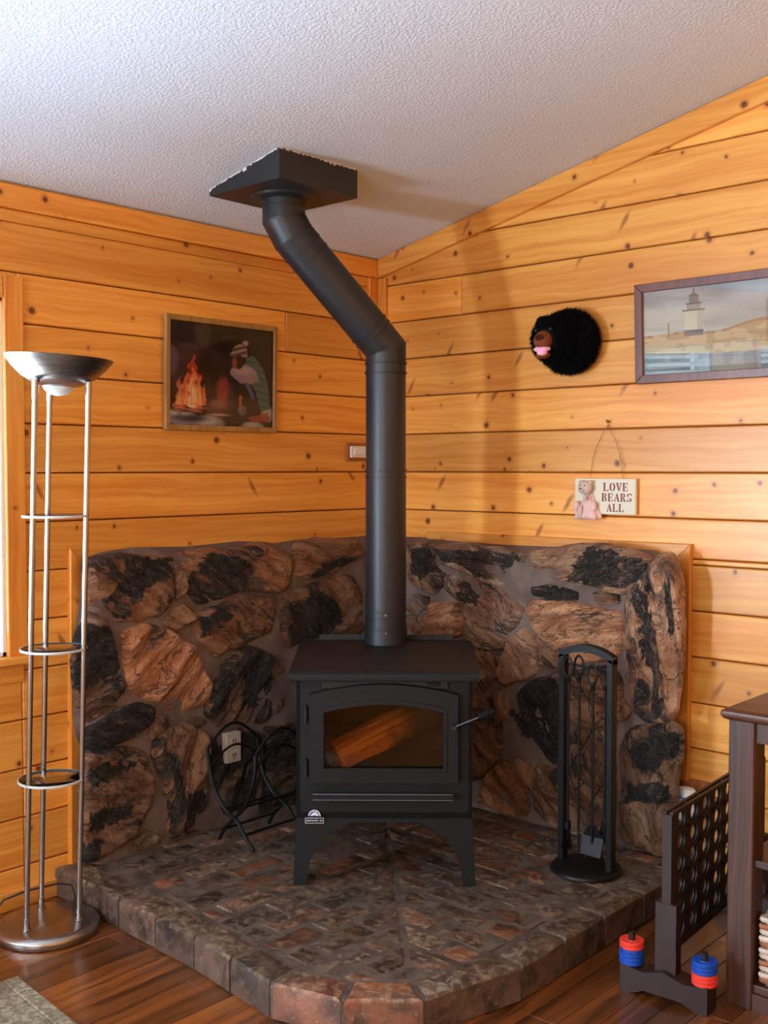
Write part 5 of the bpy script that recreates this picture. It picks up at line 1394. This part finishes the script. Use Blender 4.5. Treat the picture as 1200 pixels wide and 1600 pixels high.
# ================================================================= LOG RACK
lr = thing('log_rack', 'empty black iron log rack with curved crossing legs left of the stove', 'log rack', (0.32, -0.88, 0.1))
def pr(px, py, y): return on(px, py, (0, 1, 0), y)
Z1 = lambda pts, y: [pr(310 + a / 6.665, 1110 + b / 6.665, y) for a, b in pts]
ya, yb_ = -1.085, -0.845
def smoothpath(P, k=4):
    P = [Vector(p) for p in P]; out = []
    for i in range(len(P) - 1):
        p0, p1, p2, p3 = P[max(0, i - 1)], P[i], P[i + 1], P[min(len(P) - 1, i + 2)]
        for j in range(k):
            t = j / k; out.append(.5 * ((2 * p1) + (p2 - p0) * t + (2 * p0 - 5 * p1 + 4 * p2 - p3) * t * t + (3 * p1 - p0 - 3 * p2 + p3) * t ** 3))
    return out + [P[-1]]
fl_ = Z1([(572, 1490), (480, 1300), (400, 1150), (280, 1030), (170, 820), (118, 600), (95, 400)], ya)
fr_ = Z1([(220, 1385), (275, 1230), (370, 1130), (480, 1010), (560, 800), (592, 620), (590, 470)], ya)
zf = min(fl_[0].z, fr_[0].z)
for P in (fl_, fr_):
    dz = P[0].z - 0.106; P[0].z = .106
off = Vector((0, yb_ - ya, 0))
legs = []
for P in (fl_, fr_):
    for o_ in (Vector(), off):
        pts = smoothpath([p + o_ for p in P]); legs.append(pts); MB().tube(pts, .0072, 8).build('leg', 'iron', lr, smooth=True, world=True)
def arcrail(a, b, rise, r=.0055, n=14, out=Vector()):
    return MB().tube([a.lerp(b, i / n) + Vector((0, 0, rise * math.sin(PI * i / n))) + out * math.sin(PI * i / n) for i in range(n + 1)], r, 8)
for P, ox_ in ((fl_, Vector((-.0, 0, 0))), (fr_, Vector((.0, 0, 0)))):
    a = P[-1]; arcrail(a, a + off, .075, out=ox_).build('side_rail', 'iron', lr, smooth=True, world=True)
    a = P[-2]; arcrail(a, a + off, .065, .0045, out=ox_).build('side_rail', 'iron', lr, smooth=True, world=True)
    a = P[1]; MB().tube([a, a + off], .0045, 8).build('cross_rail', 'iron', lr, smooth=True, world=True)
    a = P[3]; MB().tube([a, a + off], .0045, 8).build('cross_rail', 'iron', lr, smooth=True, world=True)

# ================================================================= FOUR-IN-A-ROW GAME
gd = Vector((-0.073, 0.998, 0)).normalized(); gn = Vector((gd.y, -gd.x, 0))   # gn points to +x side
g0 = Vector((1.890, -0.875, 0)); GLn = 0.685
gm = thing('row_game', 'large dark wooden four-in-a-row game board with round holes standing on the floor', 'game', g0)
def gbox(q, t0, t1, n0, n1, z0, z1):
    P = lambda t, n_, z: tuple(g0 + gd * t + gn * n_ + Vector((0, 0, z)))
    q.add([P(t0, n0, z0), P(t1, n0, z0), P(t1, n1, z0), P(t0, n1, z0), P(t0, n0, z1), P(t1, n0, z1), P(t1, n1, z1), P(t0, n1, z1)], [(0, 1, 2, 3), (4, 5, 6, 7), (0, 1, 5, 4), (1, 2, 6, 5), (2, 3, 7, 6), (3, 0, 4, 7)]); return q
for t0 in (-.03, GLn):
    gbox(MB(), t0, t0 + .034, -.030, .030, .06, .268).build('post', 'game', gm, world=True)
    gbox(MB(), t0 + .003, t0 + .034, -.013, .013, .25, .512).build('end_stile', 'game', gm, world=True)
# perforated panels
cols, rows = 7, 6; ct, cz = .09, .0615; zb0 = .143; HR = .0252
def panel(n0):
    q = MB(); th = .004; N_ = 20
    P = lambda t, z, n_: tuple(g0 + gd * t + gn * n_ + Vector((0, 0, z)))
    for i in range(cols):
        for j in range(rows):
            tc, zc = .045 + .0 + i * ct + .0125 * 1.0, zb0 + cz * (j + .5); 
            outer = []; innr = []
            for k in range(N_):
                a = 2 * PI * (k + .5) / N_; c_, s_ = math.cos(a), math.sin(a); m_ = max(abs(c_) / (ct / 2), abs(s_) / (cz / 2))
                outer.append((tc + c_ / m_, zc + s_ / m_)); innr.append((tc + HR * c_, zc + HR * s_))
            V = [P(*p, n0) for p in outer] + [P(*p, n0) for p in innr] + [P(*p, n0 + th) for p in outer] + [P(*p, n0 + th) for p in innr]
            F_ = []
            for k in range(N_):
                l = (k + 1) % N_; F_ += [(k, l, N_ + l, N_ + k), (2 * N_ + k, 3 * N_ + k, 3 * N_ + l, 2 * N_ + l), (N_ + k, N_ + l, 3 * N_ + l, 3 * N_ + k)]
            q.add(V, F_)
            # corner fill
    return q
for n0 in (.002, -.006): panel(n0).build('holed_panel', 'game_dark', gm, world=True)
for n0 in (.002, -.006):
    q = MB()
    gbox(q, .0, .0128, n0, n0 + .004, zb0, zb0 + cz * 6); gbox(q, .0125 + .63, GLn + .01, n0, n0 + .004, zb0, zb0 + cz * 6)
    q.build('panel_edge', 'game_dark', gm, world=True)
gbox(MB(), -.02, GLn + .03, .004, .014, .508, .518).build('top_rail', 'game', gm, world=True)
gbox(MB(), -.02, GLn + .03, -.014, -.004, .508, .518).build('top_rail', 'game', gm, world=True)
q = MB()
for i in range(cols + 1): gbox(q, .0125 + i * ct - .006, .0125 + i * ct + .006, -.004, .004, .500, .516)
q.build('slot_divider', 'game', gm, world=True)
gbox(MB(), -.02, GLn + .03, -.012, .012, .128, .144).build('bottom_rail', 'game_dark', gm, world=True)
def footp(t0):
    q = MB(); prof = [(-.125, 0), (-.095, 0), (-.055, .018), (.055, .018), (.095, 0), (.125, 0), (.125, .078), (.06, .068), (0, .085), (-.06, .068), (-.125, .078)]
    A_, B_ = gn, Vector((0, 0, 1)); q.prism(prof, g0 + gd * (t0 - .018), A_, B_, gd * .066)
    return q.build('foot', 'game', gm, world=True)
footp(-.03); footp(GLn - .01)
pegs = []
for n_ in (-.105, .105):
    c = g0 + gd * (-.015) + gn * n_; MB().cyl(c + Zv * .07, c + Zv * .158, .009, 12).build('peg', 'game_dark', gm, world=True, smooth=True); pegs.append(c)
dm = None
def disc(c, z, m, label, grp):
    q = MB(); ro, ri, h_ = .0340, .0105, .0100; r_ = [(ri, 0), (ro - .0015, 0), (ro, .0015), (ro, h_ - .0015), (ro - .0015, h_), (.024, h_), (.023, h_ - .0012), (.015, h_ - .0012), (.0145, h_), (ri, h_), (ri, 0)]
    q.lathe(r_, (0, 0, 0), 28, False, False); o = q.build('game_ring', m, None, smooth=True); o.location = (c.x, c.y, z)
    tag(o, label, 'game piece', grp)
ordn = ['bottom', 'second from the bottom', 'third from the bottom', 'fourth from the bottom', 'fifth from the bottom', 'top']
def stack(c, seq, side):
    for i, m in enumerate(seq):
        col_ = 'red' if m == 'red' else 'blue'
        pos = 'topmost' if i == len(seq) - 1 else ordn[i]
        disc(c, .074 + i * .0108, m, f'{col_} plastic game ring, {pos} on the {side} peg of the game foot', 'rings stacked on the game pegs')
stack(pegs[0], ['blue'] * 4 + ['red'] * 2, 'left'); stack(pegs[1], ['red'] * 3 + ['blue'] * 3, 'right')

# ================================================================= OAK TABLE
tl = thing('oak_table', 'dark oak shelf table with square legs at the right edge', 'table', (2.6, -0.5, 0))
TX0, TX1, TY0, TY1 = 2.018, 3.15, -0.802, -0.20
q = MB(); L_ = .071
for x in (TX0, TX1 - L_):
    for y in (TY0, TY1 - L_):
        MB().box((x, y, 0), (x + L_, y + L_, .778), .003).build('leg', 'oak', tl, world=True)
q = MB(); e_ = .016; rings = []
for d, z in ((.006, .778), (0, .782), (-.004, .790), (-.002, .800), (.008, .806)):
    a, b, c, d_ = TX0 - e_ + d, TX1 + e_ - d, TY0 - e_ + d, TY1 + e_ - d; r_ = .012
    ring = []
    for cx, cy, a0 in ((b - r_, d_ - r_, 0), (a + r_, d_ - r_, PI / 2), (a + r_, c + r_, PI), (b - r_, c + r_, 3 * PI / 2)):
        for k in range(5): ring.append((cx + r_ * math.cos(a0 + PI / 2 * k / 4), cy + r_ * math.sin(a0 + PI / 2 * k / 4), z))
    rings.append(ring)
q.rings(rings); q.build('top', 'oak_x', tl, smooth=True, world=True)
q = MB(); q.box((TX0 + L_, TY0 + .010, .722), (TX1 - L_, TY0 + .030, .778)); q.build('apron', 'oak_x', tl, world=True)
MB().box((TX0 + .010, TY0 + L_, .722), (TX0 + .030, TY1 - L_, .778)).build('apron', 'oak', tl, world=True)
MB().box((TX0 + .03, TY0 + .012, .385), (TX1 - .03, TY1 - .01, .405), .003).build('shelf', 'oak_x', tl, world=True)
MB().box((TX0 + .03, TY0 + .012, .045), (TX1 - .03, TY1 - .01, .067), .003).build('shelf', 'oak_x', tl, world=True)
MB().box((TX0 + L_, TY0 + .006, .0), (TX1 - L_, TY0 + .024, .045)).build('kick_rail', 'oak_x', tl, world=True)
# basket on the lower shelf
bk = thing('wicker_basket', 'white and brown woven basket on the lowest shelf of the oak table', 'basket', (2.30, -0.56, .068))
bx0, bx1, by0, by1 = 2.105, 2.52, -0.775, -0.45
q = MB(); qb = MB()
for r_ in range(11):
    z = .080 + r_ * .0165
    per = []
    for (xa, ya_), (xb, yb2) in (((bx0, by0), (bx1, by0)), ((bx1, by0), (bx1, by1)), ((bx1, by1), (bx0, by1)), ((bx0, by1), (bx0, by0))):
        ln = math.hypot(xb - xa, yb2 - ya_); k = round(ln / .014)
        for i in range(k):
            t = i / k; nx, ny = (yb2 - ya_) / ln, -(xb - xa) / ln
            ph = math.sin(PI * (i + r_)) if False else (1 if (i // 2 + r_) % 2 else -1)
            per.append((xa + (xb - xa) * t + nx * .004 * ph, ya_ + (yb2 - ya_) * t + ny * .004 * ph, z))
    per.append(per[0]); (q if r_ % 3 else qb).tube(per, .0078, 6)
q.build('light_weave', 'wicker', bk, world=True, smooth=True); qb.build('brown_weave', 'wickerbrown', bk, world=True, smooth=True)
q = MB(); q.box((bx0 + .008, by0 + .008, .068), (bx1 - .008, by1 - .008, .235)); q.build('liner', 'cloth', bk, world=True)
q = MB()
for i in range(12):
    x = bx0 + .02 + i * .034; q.cyl((x, by0, .07), (x, by0, .262), .004, 6)
q.build('stake', 'wickerbrown', bk, world=True)

# ================================================================= RUG
p1, p2 = onH(28, 1530), onH(118, 1602)
d1 = (p2 - p1).normalized(); d2 = Vector((d1.y, -d1.x, 0))
if d2.y > 0: d2 = -d2
ru = thing('area_rug', 'grey-beige low pile rug at the bottom left corner of the floor', 'rug', p1 + d1 * .8 + d2 * .5)
def rquad(a, b, c, d, z0_, z1_, name, m='rug'):
    MB().prism([(a, c), (b, c), (b, d), (a, d)], p1 + Zv * z0_, d1, d2, Zv * (z1_ - z0_), .003).build(name, m, ru, world=True)
rquad(.045, 1.6, .045, 1.2, .0, .0085, 'field'); 
q = MB()
for a, b, c, d in ((0, 1.645, 0, .045), (0, .045, .045, 1.245), (1.6, 1.645, .045, 1.245), (.045, 1.6, 1.2, 1.245)):
    q.prism([(a, c), (b, c), (b, d), (a, d)], p1, d1, d2, Zv * .011, .004)
q.build('border', 'rug', ru, world=True)
